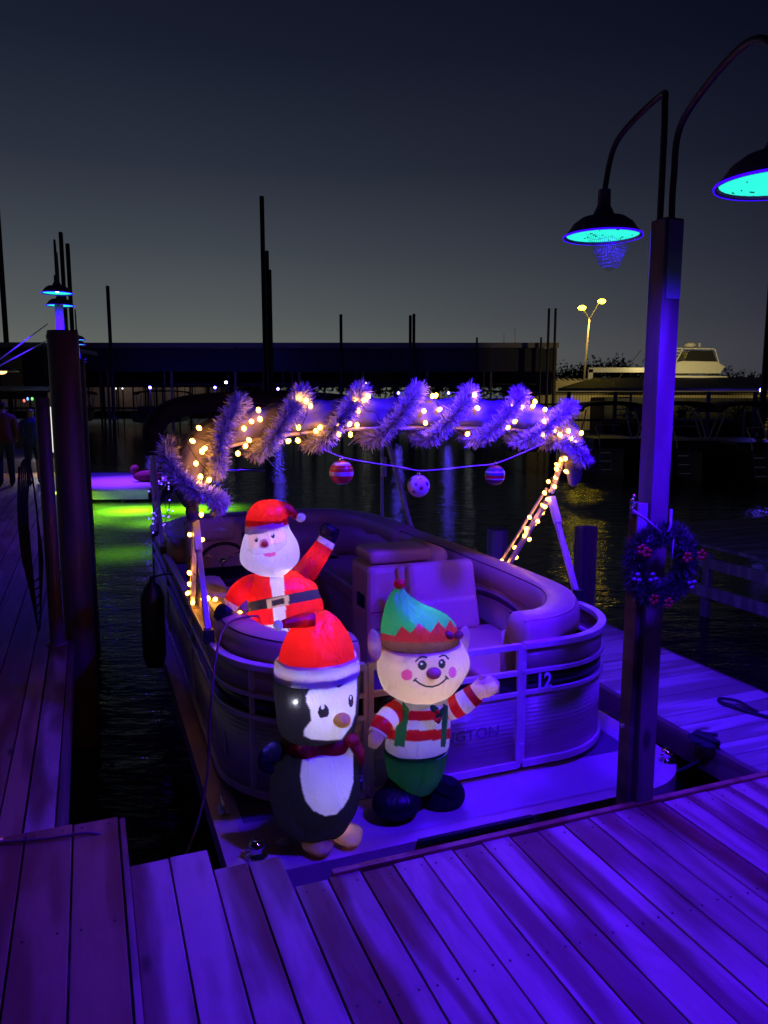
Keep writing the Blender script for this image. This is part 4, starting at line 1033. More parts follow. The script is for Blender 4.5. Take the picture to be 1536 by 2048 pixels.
# power cords
q=[fg.P(530,1290,0)]
q=[(.30,.95,.80),(.20,.85,.86),(.05,.76,.85),(-.03,.60,.74),(-.08,.50,.50),(-.12,.40,.22),(-.2,.28,.02),(-.32,.15,-.10),(-.45,.05,-.05),(-.54,.0,.18),(-.62,-.02,.275),(-.80,.0,.28),(-.98,.04,.28)]
rope('power_cord','thin reddish power cord drooping from the boat over the water to the planks',q,.006,cordM,'cord',90)
q=[(.40,1.0,.55),(.38,.85,.80),(.33,.60,.86),(.32,.45,.85),(.315,.30,.76),(.33,.24,.60),(.36,.23,.45),(.38,.22,.30),(.36,.12,.05),(.33,.10,.01)]
rope('power_cord','thin dark cord hanging down the bow fence behind the penguin','cord' and q,.0035,blackR,'cord',80)
pl_=empty('plug','black plug with brass coupling lying on the planks at far left','plug',loc=(-1.02,.04,.285))
m=MB(); m.sweep([(-.09,0,0),(-.05,0,0),(.0,0,0)],[.018,.02,.014],12); m.build('body',blackR,pl_)
brass=mat('brass',(.7,.45,.2),.25,.9)
m=MB(); m.sweep([(.0,0,0),(.06,0,.0)],.011,12); m.sweep([(.015,0,0),(.03,0,0)],.016,12); m.build('coupling',brass,pl_)
#@FAR
# ------------------------------------------------------------ far boathouses
greyroof=mat('tin_roof',(.26,.25,.25),.5,.2,.3,3,.2,stretch=(.3,4,1))
fascM=mat('roof_fascia',(.22,.21,.20),.5,.1,0,3,.1)
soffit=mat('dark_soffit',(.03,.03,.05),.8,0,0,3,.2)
slim=mat('grey_steel_column',(.13,.12,.11),.5,.2)
darkst=mat('dark_steel',(.02,.02,.022),.6)
hullW=mat('white_gelcoat',(.82,.80,.78),.3)
def shed(name,label,x0,x1,y0,y1,ze,zr,cols,rows,beam=1.1,wall=None):
    e=empty(name,label,'boathouse',None,loc=((x0+x1)/2,y0,0),local=False)
    ox,oy=(x0+x1)/2,y0
    m=MB(); m.add([(x0-ox,0,ze),(x1-ox,0,ze),(x1-ox,(y1-y0)/2,zr),(x0-ox,(y1-y0)/2,zr),(x1-ox,y1-y0,ze),(x0-ox,y1-y0,ze)],[(0,1,2,3),(3,2,4,5)],False); m.build('roof',greyroof,e,solid=.12)
    m=MB(); m.box((0,-.05,ze-.12),(x1-x0+.3,.10,.38)); m.build('fascia',fascM,e)
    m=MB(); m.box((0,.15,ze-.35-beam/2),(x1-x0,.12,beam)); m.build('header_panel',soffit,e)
    for k in range(cols+1):
        x=x0-ox+(x1-x0)*k/cols
        for j in range(rows):
            y=.25+(y1-y0-.6)*j/max(1,rows-1)
            m=MB(); m.box((x,y,(ze-1.2)/2),(.16 if j==0 else .14,.16,ze+.9)); 
            if j==0: m.box((x-.55,y,(ze-1.2)/2),(.07,.07,ze+.9))
            m.build('column',slim if j==0 else darkst,e)
    return e
bh=shed('boathouse','long dark covered boat shed across the water with a thin pale roof edge',-46,13.2,60,86,6.05,6.3,12,3,beam=1.75)
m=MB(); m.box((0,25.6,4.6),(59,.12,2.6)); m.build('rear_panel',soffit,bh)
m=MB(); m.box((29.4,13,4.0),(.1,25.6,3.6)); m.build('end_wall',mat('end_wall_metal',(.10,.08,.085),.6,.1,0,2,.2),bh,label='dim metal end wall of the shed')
m=MB()
for z in (1.1,3.0): m.box((0,.5,z),(58,.08,.10)); m.box((0,12,z),(58,.08,.10))
m.build('rails',darkst,bh)
m=MB()
for k in range(60): m.box((-29+k*.98,14,1.6),(.05,.05,3.0))
m.build('lift_rods',darkst,bh)
# pale lit shed further back, seen through the big one
pale=mat('pale_lit_wall',(.55,.45,.38),.8,0,.2,1,.15)
bw=empty('storage_building','pale lit wall of a building seen through the boat shed at left','building',loc=(-38,104,0),local=False)
m=MB(); m.box((0,0,3.2),(34,3,5.6)); m.build('wall',pale,bw)
m=MB(); m.box((0,-.3,6.1),(35,4,.3)); m.build('roof',greyroof,bw)
m=MB()
for k in range(18): m.box((-16.5+k*1.95,-1.53,3),(.2,.05,5.0))
m.build('wall_posts',darkst,bw)
for x in (-14,-5,4,12): light('wall_wash','AREA',(x,-4,5.6),16,(1,.80,.66),.3,bw).rotation_euler=(R(60),0,0)
def small_boat(x,y,label,L_=6,rot=0,roof=True,cat='boat',hm=None,name='covered_boat',group=None):
    e=empty(name,label,cat,group,loc=(x,y,WATER),local=False,rz=rot)
    m=MB(); Lh=L_/2
    secs=[]
    for i in range(9):
        t=i/8; w_=1.15*(1-.75*max(0,(t-.55)/.45)**2); zt=.75+.25*t; yy=-Lh+L_*t
        secs.append((yy,w_,zt))
    vs=[]
    for yy,w_,zt in secs: vs+=[(-w_,yy,zt),(-w_*.85,yy,.0),(0,yy,-.2),(w_*.85,yy,0),(w_,yy,zt)]
    fs=[(i*5+j,i*5+j+1,(i+1)*5+j+1,(i+1)*5+j) for i in range(8) for j in range(4)]+[(4,3,2,1,0)]
    m.add(vs,fs,False); m.build('hull',hm or hullM,e)
    m=MB(); m.box((0,-.1,1.02),(1.9,L_*.6,.5)); m.build('seats',vinylD,e,bevel=.1)
    if roof:
        m=MB(); n=10; vs=[]
        for i in range(n+1):
            a=PI*i/n
            for yy,k in ((-1.5,.8),(-.9,1),(.9,1),(1.5,.8)): vs.append((-1.25*math.cos(a),yy*k+.0,2.25+.38*math.sin(a)**.6*k))
        m.add(vs,[(i*4+j,(i+1)*4+j,(i+1)*4+j+1,i*4+j+1) for i in range(n) for j in range(3)]); m.build('canopy',darkst,e,solid=.04)
        for sx in (-1.1,1.1):
            m=MB(); m.bar((sx,.0,.9),(sx,-1.2,2.3),.04,.04); m.bar((sx,.1,.9),(sx,1.2,2.3),.04,.04); m.build('canopy_frame',alu,e)
    return e
for k,(x,y) in enumerate(((-27,66),(-19,67),(-9,66.5),(1,66),(8.5,67))):
    bq=small_boat(x,y,['dark boat in the far shed, leftmost','dark boat in the far shed near the blue dock light','dark boat in the middle of the far shed','dark boat in the far shed right of the tall twin piles','dark boat in the far shed by its end wall'][k],7,rot=.1,group='boats moored in the far shed'); bq.scale=(1.9,1,1.0); bq.location.z=WATER+.9
# tall piles standing against the sky
def tall(px,ytop,Y,wpx,label,lean=0):
    b=at(px,790,Y); t=at(px,ytop,Y); x=at(px+wpx/2,790,Y).x-b.x
    e=empty('tall_pile',label,'pile','tall dark piles against the sky',loc=(b.x,Y,WATER),local=False)
    h=t.z-WATER
    m=MB(); m.lathe((0,0,0),[(x,-1.5),(x,h),(x*.8,h+.05),(0,h+.06)],14); m.build('shaft',blackpile,e)
    m=MB(); m.lathe((0,0,0),[(x*1.5,1.2),(x*1.5,1.45),(x*1.02,1.46)],14); m.build('guide_ring',slim,e)
TP=[(20,398,38,10,'leftmost and thick tall dark pile at the left edge of the sky'),(140,466,46,8,'tall pile behind the nearest twin lamp, left of its close pair'),(152,489,46,8,'tall pile right of the close pair behind the twin lamp'),(226,573,58.6,7,'lone shorter pile left of centre above the shed roof'),
(532,394,52,9,'tallest pile in the central cluster of three'),(540,503,53,7,'middle height pile in the central cluster of three'),(545,541,55,6,'shortest pile in the central cluster of three'),(683,630,58.8,6,'single short pile above the middle of the shed roof'),
(820,632,58.6,6,'left one of a touching pair of short piles right of centre'),(827,629,58.9,6,'right one of a touching pair of short piles right of centre'),(952,676,58.8,4,'stub of a pile just above the shed roof'),(1079,676,58.8,4,'stub of a pile near the right end of the shed roof'),
(1093,618,58.5,5,'left one of two slim piles at the right end of the shed'),(1106,618,58.7,5,'right one of two slim piles at the right end of the shed'),(1527,470,30,12,'thick tall dark pile at the right edge')]
for a in TP: tall(*a)
for (px,yt,lab) in ((1030,655,'thin pale antenna above the shed roof'),(1008,668,'faint whip antenna left of the pale one')):
    b=at(px,700,61); t=at(px,yt,61); m=MB(); m.bar(b,t,.05,.05); tag(m.build('antenna',alu,None),lab,'antenna')
# small blue and white dock lights
bl=emis('blue_dock_lamp',(.10,.07,1),50); wl=emis('white_dock_lamp',(1,.95,.75),9); yl=emis('sodium_lamp',(1,.72,.012),40); smallw=emis('small_white',(.8,.85,1),7)
def dlight(px,py,Y,r,m_,label,power=0,col=(.1,.05,1)):
    p_=at(px,py,Y); e=empty('dock_light',label,'light','small dock lights across the water',loc=(p_.x,p_.y,WATER),local=False)
    h=p_.z-WATER
    m=MB(); m.box((0,.06,h/2),(.08,.08,h)); m.build('post',darkst,e)
    m=MB(); m.ball((0,0,h),r,8,12); m.build('lamp',m_,e)
    if power: light('glow','POINT',(0,-.4,h),power,col,.15,e)
dlight(300,775,57,.10,bl,'blue dock light left of the roof leg in the far shed',60)
dlight(430,775,57,.09,bl,'blue dock light below the pale patch in the far shed',60)
dlight(556,778,57,.09,bl,'blue dock light right of the central pile cluster',60)
dlight(565,714,60.6,.05,bl,'blue glow under the shed roof right of the central piles',160)
dlight(797,786,56,.09,bl,'blue dock light in the far shed behind the middle of the canopy',40)
dlight(897,786,56,.09,bl,'blue dock light in the far shed behind the right half of the canopy',40)
dlight(452,765,70,.13,wl,'white light on the shore behind the far shed at left')
dlight(733,768,80,.18,wl,'white street light seen through the middle of the far shed')
dlight(358,805,50,.05,smallw,'tiny white light low in the far shed')
dlight(1394,786,34,.07,bl,'small blue light beyond the lamp post on the covered dock',30) if False else dlight(1291,786,41,.07,bl,'small blue light just left of the lamp post on the covered dock',30)
dlight(1524,780,36,.11,bl,'blue light with a halo at the right edge on the covered dock',60)
dlight(232,777,70,.05,smallw,'left tiny white light in the far shed'); dlight(245,777,70,.05,smallw,'right tiny white light in the far shed')
dlight(940,795,50,.10,smallw,'white light just above the canopy at centre right')
# ------------------------------------------------------------ right: covered dock, wall, yacht, light mast
cd=empty('covered_dock','low covered dock at right with a long grey sheet roof on dark posts','boathouse',loc=(22,40,0),local=False)
m=MB(); m.add([(-13.4,-1.5,2.35),(22,-3,2.35),(22,12,3.35),(-8,12,3.25)],[(0,1,2,3)],False); m.build('roof',mat('grey_sheet_roof',(.075,.07,.075),.6,.1,.3,2,.15),cd,solid=.08)
m=MB(); m.bar((-13.4,-1.55,2.25),(22,-3.05,2.25),.22,.06); m.build('fascia',fascM,cd)
m=MB()
for z in (1.55,.75): m.box((4,0,z),(36,.1,.10))
m.build('rail',darkst,cd)
for k in range(15):
    m=MB(); x=-12.5+k*2.4; m.box((x,0,.5),(.16,.16,3.4)); 
    if k%3==1: 
        for z in (1.0,1.3,1.6,1.9): m.box((x+.4,0,z),(.8,.06,.06))
        m.box((x+.8,0,.9),(.08,.08,2.4))
    m.build('post',darkst,cd)
tan=ribbed('corrugated_wall',(.50,.42,.24),.7,1.2,.2,.0)
tw,nt,o=newmat('tan_corrugated'); b=N(nt,'ShaderNodeBsdfPrincipled'); tc=N(nt,'ShaderNodeTexCoord'); wv=N(nt,'ShaderNodeTexWave'); wv.inputs['Scale'].default_value=1.3; L(nt,tc.outputs['Object'],wv.inputs['Vector'])
r_=ramp(nt,wv.outputs['Fac'],[(.15,(.28,.23,.12)),(.4,(.52,.44,.25))]); L(nt,r_.outputs['Color'],b.inputs['Base Color']); b.inputs['Roughness'].default_value=.8; L(nt,b.outputs[0],o.inputs[0])
w_=empty('tan_building','tan corrugated wall of a building behind the covered dock','building',loc=(34,66,0),local=False)
m=MB(); m.box((0,0,.9),(44,2,3.2)); m.build('wall',tw,w_)
m=MB(); m.add([(-22.5,-1.6,2.55),(22.5,-1.6,2.55),(22.5,3,3.5),(-22.5,3,3.5)],[(0,1,2,3)],False); m.build('roof',greyroof,w_,solid=.1)
for x in (-17,-9,0,9): light('wall_wash','AREA',(x,-5,4.0),60,(1,.78,.32),.4,w_).rotation_euler=(R(55),0,0)  # added fill without wall lamps, in place of the mast's floodlight
# striped pavilion roof
pv=empty('pavilion','small pavilion with a ribbed lit roof behind the right end of the shed','pavilion',loc=(18.5,74,0),local=False)
m=MB(); m.add([(-2,0,3.1),(3.0,0,3.1),(1.8,3,3.9),(-2.2,3,3.9)],[(0,1,2,3)],False); m.build('roof',hullW,pv,solid=.1)
m=MB()
for k in range(9): m.bar((-2+.62*k,-.02,3.2),(-2.2+.5*k,3,4.0),.12,.05)
m.build('roof_rib',darkst,pv)
m=MB()
for x in (-2,2.8): m.box((x,.2,1),(.15,.15,4.2))
m.build('pillar',slim,pv)
# light mast
mp_=at(1180,640,70); e=empty('light_mast','tall mast with two yellow sodium floodlights beyond the boats','light mast',loc=(mp_.x-.3,70,0),local=False)
zt=at(1180,638,70).z
m=MB(); m.sweep([(-.15,0,.2),(0,0,zt*.5),(.25,0,zt)],[.11,.09,.07],12); m.build('mast',mat('mast_concrete',(.5,.42,.3),.7),e)
for sx,dz in ((-.75,.95),(.98,1.5)):
    m=MB(); m.bar((.25,0,zt),(sx*.8+.25,0,zt+dz-.1),.08,.08); m.build('bracket',slim,e)
    m=MB(); m.box((sx+.25,-.1,zt+dz+.10),(.36,.36,.10)); h_=m.build('flood_head',slim,e,bevel=.03)
    m=MB(); m.ball((sx+.25,-.2,zt+dz),(.34,.2,.20),10,14); m.build('flood_lamp',yl,h_)
    light('flood','SPOT',(sx+.25,-.6,zt+dz-.3),420,(1,.68,.18),.3,e,spot_size=R(140),spot_blend=.5)
# flybridge yacht
ya=empty('yacht','white flybridge yacht lit yellow, showing above the covered dock roof','yacht',loc=(at(1385,740,58).x,58,0),local=False)
m=MB(); K=[(-2.6,1.0),(2.2,1.0),(2.4,.7),(2.0,0),(-2.6,0)]
def extr(mb,prof,y0,y1,sc_=.9):
    n=len(prof); cx=sum(p[0] for p in prof)/n
    vs=[(x,y0,z) for x,z in prof]+[(x,y1,z) for x,z in prof]
    mb.add(vs,[tuple(range(n)),tuple(range(2*n-1,n-1,-1))]+[(i,n+i,n+(i+1)%n,(i+1)%n) for i in range(n)],False)
m=MB(); extr(m,[(-2.5,3.7),(1.6,3.7),(1.9,4.2),(1.3,4.55),(-1.2,4.6),(-2.5,4.3)],-1.2,1.2); m.build('flybridge',hullW,ya,bevel=.05)
m=MB(); extr(m,[(-4,3.0),(3.0,3.0),(2.6,3.0),(1.9,3.5),(-2.4,3.55),(-4,3.0)],-1.6,1.6); m.build('cabin',hullW,ya,bevel=.05)
m=MB(); extr(m,[(-7,-1),(4.2,-1),(5.6,1.9),(-7,2.0)],-1.9,1.9); m.build('hull',darkst,ya,bevel=.05)
m=MB(); extr(m,[(-1.0,4.62),(-.7,5.3),(1.0,5.35),(1.35,4.55)],-1.0,1.0); m.build('windscreen',mat('smoked_plastic',(.03,.03,.03),.2),ya)
m=MB()
for y in (-1.1,1.1):
    m.bar((-2.2,y,4.3),(-2.0,y,5.5),.07,.07); m.bar((-1.7,y,4.5),(-1.2,y,5.5),.07,.07); m.bar((-2.1,y,5.5),(1.1,y,5.45),.07,.07); m.bar((1.5,y,4.3),(1.1,y,5.45),.06,.06)
    for k in range(4): m.bar((-2.1+.05*k,y,4.6+.22*k),(-1.6+.07*k,y,4.6+.22*k),.04,.04)
m.build('arch_frame',hullW,ya)
m=MB(); m.ball((-.3,0,5.8),(.45,.45,.25),10,16); m.box((.4,0,5.75),(.12,.1,.4)); m.build('radar_dome',hullW,ya)
m=MB(); m.box((-5.6,-1.0,3.95),(4.8,.25,.35)); m.box((-7.85,-1.0,3.3),(.35,.25,1.4)); m.build('crane_arm',hullW,ya)
m=MB(); m.bar((-5.8,-1,3.3),(-4.2,-1,5.4),.05,.05); m.build('stay',darkst,ya)
light('yacht_fill','SPOT',(-2.2,-8,4.6),900,(1,.80,.30),.2,ya,spot_size=R(110)).rotation_euler=(R(92),0,0)  # added unseen spot that brightens the yacht, no lamp there
# moored pontoon boats on the right
LB=['dark covered pontoon boat with chrome ladder, left of the lamp post','dark covered pontoon boat with chrome ladder, right of the lamp post','dark covered pontoon boat with stern rail at the right edge']
for k,(px,Y) in enumerate(((1225,27),(1380,25.5),(1530,24.5))):
    p_=at(px,900,Y); e=small_boat(p_.x+.6,Y+3,LB[k],6.5,rot=PI,group='covered boats along the right dock')
    for c_ in e.children:
        if c_.name.startswith('hull'): c_.data.materials[0]=mat('dim_hull',(.10,.06,.09),.4)
    m=MB(); x=.9
    m.bar((x-.15,3.6,.2),(x-.15,3.3,1.1),.035,.035); m.bar((x+.25,3.6,.2),(x+.25,3.3,1.1),.035,.035)
    for j in range(3): m.bar((x-.15,3.55-.1*j,.3+.28*j),(x+.25,3.55-.1*j,.3+.28*j),.03,.03)
    m.build('ladder',chrome,e)
    m=MB(); m.sweep(cr([(1.1,3.3,.7),(1.15,3.2,1.4),(1.25,3.1,1.75),(1.0,2.9,1.8),(.3,2.8,1.8)],16),.02,8); m.build('stern_rail',alu,e)
bk=empty('rear_dock','dark timber dock behind the moored boats at right','dock',loc=(20,32,0),local=False)
m=MB(); m.box((2,0,-.2),(34,2.0,.2)); m.build('deck',darkwood,bk)
for k in range(9):
    m=MB(); m.box((-13+k*4,0,.0),(.25,.25,2.6)); m.build('post',darkwood,bk)
# shrubs behind boats at right and tree line
leafM=mat('winter_leaf',(.045,.035,.025),.8); bark=mat('bark',(.05,.04,.03),.9)
def tree(name,label,x,y,z0,h,w,seed,group,cat='tree',n=900):
    r_=random.Random(seed); e=empty(name,label,cat,group,loc=(x,y,z0),local=False)
    m=MB(); m.sweep([(0,0,-.4),(0,0,h*.25),(r_.uniform(-.2,.2),0,h*.5),(0,0,h*.85)],[w*.05,w*.04,w*.03,w*.01],8)
    for k in range(14):
        a=r_.uniform(0,2*PI); z=h*r_.uniform(.2,.7); l=w*.30*r_.uniform(.4,1)
        m.sweep([(0,0,z),(l*.5*math.cos(a),l*.5*math.sin(a),z+l*.4),(l*math.cos(a),l*math.sin(a),z+l*.8)],[w*.018,w*.01,w*.003],5)
    m.build('trunk',bark,e)
    cl=[(Vector((r_.uniform(-.36,.36)*w,r_.uniform(-.36,.36)*w,h*r_.uniform(.35,.85))),r_.uniform(.12,.24)*w) for _ in range(13)]
    m=MB()
    for i in range(n):
        c,rr_=r_.choice(cl); d=Vector((r_.gauss(0,1),r_.gauss(0,1),r_.gauss(0,.9))).normalized()*rr_*r_.random()**.4
        p_=c+d; s=w*.020*r_.uniform(.7,1.6); a_=Vector((r_.gauss(0,1),r_.gauss(0,1),r_.gauss(0,1))).normalized(); b_=a_.orthogonal().normalized()
        m.add([p_-a_*s-b_*s,p_+a_*s*1.2,p_+b_*s],[(0,1,2)],False)
    m.build('crown',leafM,e); return e
tg='bare dark trees on the far shore'
tl=['first tree beside the shed end wall','rounded tree left of the light mast','tree directly behind the light mast','broad tree right of the light mast','tall tree between mast and lamp post','last tree before the lamp post','low tree behind the yacht crane','low tree at the far right horizon','small tree at the right edge']
for k,(px,Y,h,w) in enumerate(((1125,120,6,8),(1150,124,6.4,9),(1178,118,5.8,8),(1215,122,7.2,10),(1250,126,6.8,9),(1290,124,6.2,9),(1345,130,6.5,10),(1450,128,5.4,9),(1505,124,5.0,9))):
    p_=at(px,780,Y); tree('shore_tree','dark bare '+tl[k]+' on the far shore',p_.x,Y,1.2,h,w,40+k,tg)
for k in range(9):
    tree('shore_tree','dim tree number %s from the left behind the far shed'%('one two three four five six seven eight nine'.split()[k]) if False else ['dim tree seen through the far shed, farthest left','dim tree behind the pale building at left','dim tree behind the far shed left of the blue light','dim tree behind the far shed above the near canopy corner','dim tree behind the far shed beside the central piles','dim tree behind the shed above the centre of the canopy','dim tree behind the shed right of the canopy centre','dim tree behind the shed near the touching pair of piles','dim tree behind the shed next to the end wall'][k],-36+k*6.3,116+(k%3)*3,.8,7.4 if k>2 else 5,9.5,70+k,tg,n=1500)
for k in range(5):
    tree('shore_shrub',['dry shrub behind the left covered boat at right','dry shrub just left of the lamp post','dry shrub just right of the lamp post','dry shrub behind the right covered boat','dry shrub at the right edge behind the boats'][k],15.2+k*2.9,46+(k%2),-.6,2.4,2.8,90+k,'dry shrubs behind the covered dock','shrub',500)
# ------------------------------------------------------------ left: lit boats, people
lbm=mat('left_boat_deck',(.5,.45,.5),.5)
lb_=empty('lit_deck_boat','low boat deck glowing pink and violet with green water in front at left','boat',loc=(-8.4,20.2,WATER),local=False,rz=R(3))
m=MB(); m.box((0,2.4,.26),(4.3,4.9,.12)); m.build('deck',lbm,lb_,bevel=.02)
m=MB(); m.box((0,-.07,.17),(4.3,.05,.22)); m.build('front_trim',lbm,lb_)
for x in (-1.5,1.5):
    m=MB(); m.sweep([(x,-.0,.0),(x,.4,-.05),(x,5,-.05)],[.1,.3,.3],16); m.build('pontoon',hullM,lb_)
m=MB(); m.ball((-1.0,.3,.40),(.10,.08,.05)); m.build('pink_light',emis('pink_led',(1,.05,.35),6),lb_); light('pink','SPOT',(-1.3,.9,.75),800,(1,.02,.30),.06,lb_,spot_size=R(110),spot_blend=1).rotation_euler=(0,R(58),R(12))
light('violet','SPOT',(.9,2.0,2.6),1200,(.16,.02,1),.1,lb_,spot_size=R(95),spot_blend=.8)
gl=empty('green_light','bright green fishing light at the waterline beside the piles','light',loc=(-7.75,19.7,WATER),local=False)
m=MB(); m.ball((0,0,.03),(.14,.10,.05)); m.build('lamp',emis('green_led',(.35,1,.05),14),gl)
m=MB(); m.sweep([(-.1,.1,.05),(-.3,.35,.3),(-.4,.6,.35)],.012,6); m.build('cable',blackR,gl)
for x,y,pw in ((.2,-1.0,12000),(1.7,-1.2,10000),(3.2,-.9,6500),(1.0,-2.8,3000),(2.8,-3.0,1500),(1.6,-5,700),(3.2,-6.5,350)): light('green','SPOT',(x,y,1.0),pw,(.30,1,.0),.3,gl,spot_size=R(110),spot_blend=1)  # unseen spots over the water stand in for the submerged light's glow
m=MB(); m.ball((0,0,.16),(.42,.25,.17),14,20); m.ball((-.36,0,.34),(.14,.12,.15),12,16); m.ball((.25,-.1,.10),(.2,.15,.1),10,14)
bd=m.build('bundle',mat('red_cloth',(.14,.02,.03),.9,0,.5,20,.2),None); bd.location=(-6.85,22.2,WATER+.32); tag(bd,'crumpled dark red bundle lying on the pink lit boat deck','bundle')
ls=empty('string_lights','short string of warm bulbs hanging by the dark piles over the pink deck','string lights',loc=(-7.6,19.3,WATER),local=False)
wb_=emis('small_warm',(1,.8,.45),9)
m=MB(); q=[(0,0,1.75),(.05,0,1.3),(.12,0,1.0),(.14,-.0,.6),(.14,0,.15)]; m.sweep(cr(q,20),.006,5); m.build('wire',blackR,ls)
for t,(a,b_,c_) in enumerate(cr(q,9)):
    m=MB(); m.ball((a,b_-.01,c_),.028 if t<5 else .018,6,8); m.build('bulb',wb_,ls)
bs=empty('blue_light_sprig','clump of tiny blue lights on the left stern rail of the pontoon boat','string lights',loc=(.02,4.3,.75))
bb=emis('tiny_blue',(.10,.05,1),8); r_=random.Random(4); m=MB()
q=[Vector((r_.uniform(-.10,.12),r_.uniform(-.1,.1),r_.uniform(0,.55))) for _ in range(26)]; m.sweep(cr([tuple(a) for a in q[:10]],40),.003,4); m.build('wire',blackR,bs)
for a in q: 
    m=MB(); m.ball(a,.007,5,6); m.build('bulb',bb,bs)
# white lit boat at far left
wbt=small_boat(at(-10,900,19).x,20.5,'white pontoon boat brightly lit by cool lights at the left edge',6,rot=.35,roof=False,hm=hullW,name='lit_pontoon_boat')
wlt=emis('cool_white_panel',(1,1,.92),1.2)
m=MB(); m.box((.9,-2.2,1.95),(.5,.04,1.1)); m.build('light_panel',wlt,wbt)
m=MB(); m.box((0,-.6,2.95),(2.4,3.2,.07)); m.build('canopy_top',darkst,wbt)
m=MB()
for x in (-1.1,1.1): m.box((x,-2.1,1.9),(.05,.05,2.1)); m.box((x,.9,1.9),(.05,.05,2.1))
m.build('canopy_frame',alu,wbt)
light('cool','POINT',(.6,-2.6,1.6),25,(.95,.97,1),.15,wbt)
lampw=empty('hanging_lamp','amber dish lamp hanging at the top of the far left edge','lamp',loc=at(2,742,14),local=False)
m=MB(); m.lathe((0,0,0),[(.03,.2),(.06,.12),(.30,.0),(.28,-.01),(.05,.09)],24); m.build('shade',shadeM,lampw)
m=MB(); m.ball((0,0,.0),(.10,.10,.06)); m.build('bulb',emis('amber',(1,.5,.2),3),lampw)
# left dark boathouse with a yellow panel
lh=empty('side_boathouse','dark boathouse at the left edge with one dull yellow wall panel','boathouse',loc=(-16.4,32,0),local=False)
m=MB(); m.box((-2,3,4.0),(9,6,.2)); m.build('roof',greyroof,lh)
m=MB(); m.box((-2,.1,2.9),(9,.15,2.2)); m.build('front_panel',soffit,lh)
m=MB(); m.box((1.15,-.02,2.85),(.9,.06,1.5)); m.build('yellow_panel',mat('yellow_board',(.30,.24,.10),.7),lh)
m=MB()
for x in (-6,-2,2.3): m.box((x,.3,.6),(.2,.2,4.2))
m.build('column',darkst,lh)
# guy wires
for k,(a,b_) in enumerate((((-5,722),(95,648)),((-5,734),(96,680)))):
    m=MB(); m.bar(at(*a,8),at(*b_,13),.012,.012); tag(m.build('guy_wire',alu,None),['upper pale wire slanting up to the thickest pile','lower pale wire slanting up to the thickest pile'][k],'wire')
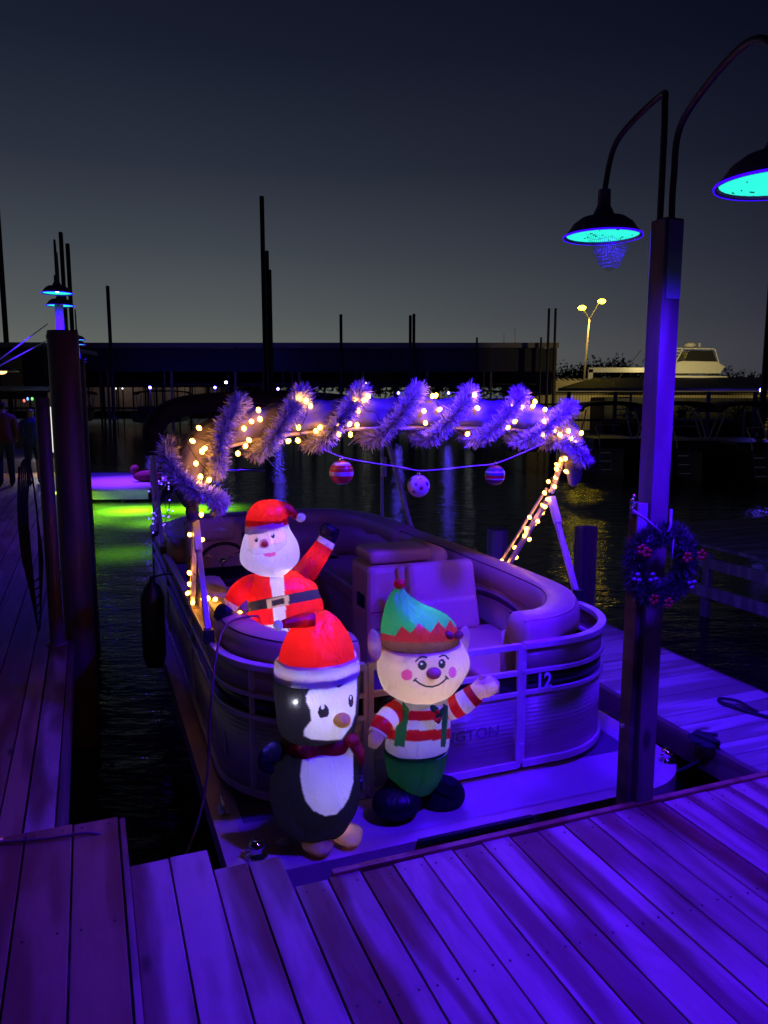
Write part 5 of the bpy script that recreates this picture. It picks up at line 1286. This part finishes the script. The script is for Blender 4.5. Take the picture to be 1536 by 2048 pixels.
# people
def person(px,py_feet,label,top,legs_,skin=(.45,.28,.22),h=1.72,rz=0,hairc=(.03,.02,.015),shorts=False,arm=0,seed=0):
    f=onW(px,py_feet,.25); e=empty('person',label,'person','people on the walkway',loc=(f.x,f.y,.25),rz=rz)
    s=h/1.72
    V=[(0,0,.95,.15,.11),(0,0,1.12,.14,.10),(0,.0,1.32,.17,.11),(0,0,1.45,.10,.08),(0,-.01,1.52,.055,.055),(0,-.02,1.60,.075,.09),(0,-.02,1.68,.07,.085)]
    E_=[(0,1),(1,2),(2,3),(3,4),(4,5),(5,6)]
    def chain(start,pts):
        k=start
        for q in pts: V.append(q); E_.append((k,len(V)-1)); k=len(V)-1
    for sx in (-1,1):
        chain(0,[(sx*.10,0,.88,.09,.09),(sx*.11,-.01+.03*sx,.50,.062,.065),(sx*.12,.02+.08*sx*0.6,.10,.04,.045),(sx*.13,-.12+.08*sx*.6,.03,.04,.03)])
        ay=-.22 if arm and sx>0 else -.04
        chain(2,[(sx*.19,0,1.38,.055,.055),(sx*.24,.02,1.12,.045,.045),(sx*(.20 if arm else .25),ay,.98 if not arm else 1.1,.035,.035),(sx*(.14 if arm else .25),ay-.04,.88 if not arm else 1.14,.036,.022)])
    me=bpy.data.meshes.new('body'); me.from_pydata([(a*s,b_*s,c*s) for a,b_,c,_,_ in V],E_,[]); o=bpy.data.objects.new('body',me); C.objects.link(o)
    md=o.modifiers.new('k','SKIN'); sk=me.skin_vertices[0].data
    for i,v in enumerate(V): sk[i].radius=(v[3]*s,v[4]*s)
    sk[0].use_root=True
    md2=o.modifiers.new('u','SUBSURF'); md2.levels=2; md2.render_levels=2
    o.data.materials.append(mat('skin',skin,.5))
    dg=bpy.context.evaluated_depsgraph_get(); dg.update(); me2=bpy.data.meshes.new_from_object(o.evaluated_get(dg)); me2.name='body'
    bpy.data.objects.remove(o)
    def sub(name,test,off,m_,parent):
        bm=bmesh.new(); bm.from_mesh(me2)
        bmesh.ops.delete(bm,geom=[f_ for f_ in bm.faces if not test(f_.calc_center_median()/s)],context='FACES')
        bm.normal_update()
        for v in bm.verts: v.co+=v.normal*off
        me3=bpy.data.meshes.new(name); bm.to_mesh(me3); bm.free(); me3.materials.clear(); me3.materials.append(m_)
        for p_ in me3.polygons: p_.use_smooth=True
        oo=bpy.data.objects.new(name,me3); C.objects.link(oo); oo.parent=parent; return oo
    ob=bpy.data.objects.new('body',me2); C.objects.link(ob); ob.parent=e
    for p_ in me2.polygons: p_.use_smooth=True
    sub('jacket',lambda c:(.86<c.z<1.47 and not (c.z<.93 and abs(c.x)>.19)),.022,mat('jacket_cloth',top,.85,0,.4,20,.2),e)
    sub('trousers' if not shorts else 'skirt',lambda c:(c.z<.93 and abs(c.x)<.19 and c.z>(.07 if not shorts else .55)),.012,mat('trouser_cloth',legs_,.85),e)
    sub('shoes',lambda c:c.z<.09,.014,blackR,e)
    sub('hair',lambda c:(c.z>1.55 and (c.y>-.03 or c.z>1.70)),.016,mat('hair',hairc,.7),e)
    m=MB(); m.ball((0,-.105*s,1.60*s),(.012,.016,.02),6,8); m.build('nose',mat('skin',skin,.5),ob)
    m=MB()
    for sx in (-1,1): m.ball((sx*.028*s,-.095*s,1.635*s),(.010,.008,.007),6,8)
    m.build('eyes',darkst,ob)
    return e
person(14,972,'person in a dark maroon jacket and jeans walking away at the far left edge',(.16,.02,.05),(.03,.04,.10),rz=PI+.3,h=1.76)
pw=person(70,968,'person in a blue jacket wearing a headband of coloured bulbs beside the slim post',(.04,.04,.22),(.05,.04,.12),shorts=True,arm=1,h=1.62,rz=.3)
hb_=empty('headband','headband of glowing red, blue, green and yellow bulbs worn by the person in blue','headband',loc=(0,0,0)); hb_.matrix_world=pw.matrix_world.copy()@Matrix.Translation((0,-.02,1.66)); 
for k,(a,c_) in enumerate(((-50,(1,.12,.08)),(-17,(.15,.35,1)),(17,(.15,1,.15)),(50,(1,.75,.1)))):
    m=MB(); m.ball((.15*math.sin(R(a)),-.02,.06+.12*math.cos(R(a))-.05),(.022,.022,.032),8,10); m.build('bulb',emis('headband_bulb',c_,2.5),hb_)
m=MB(); m.sweep([(.11*math.sin(R(a)),-.0,.11*math.cos(R(a))-.03) for a in range(-80,81,16)],.006,6); m.build('band',blackR,hb_)
#@END
# ------------------------------------------------------------ render settings
sc.render.engine='CYCLES'
try:
    sc.cycles.use_denoising=True; sc.cycles.denoiser='OPENIMAGEDENOISE'
except Exception: pass
sc.cycles.use_light_tree=True; sc.cycles.sample_clamp_indirect=3; sc.cycles.max_bounces=6; sc.cycles.caustics_reflective=False; sc.cycles.caustics_refractive=False
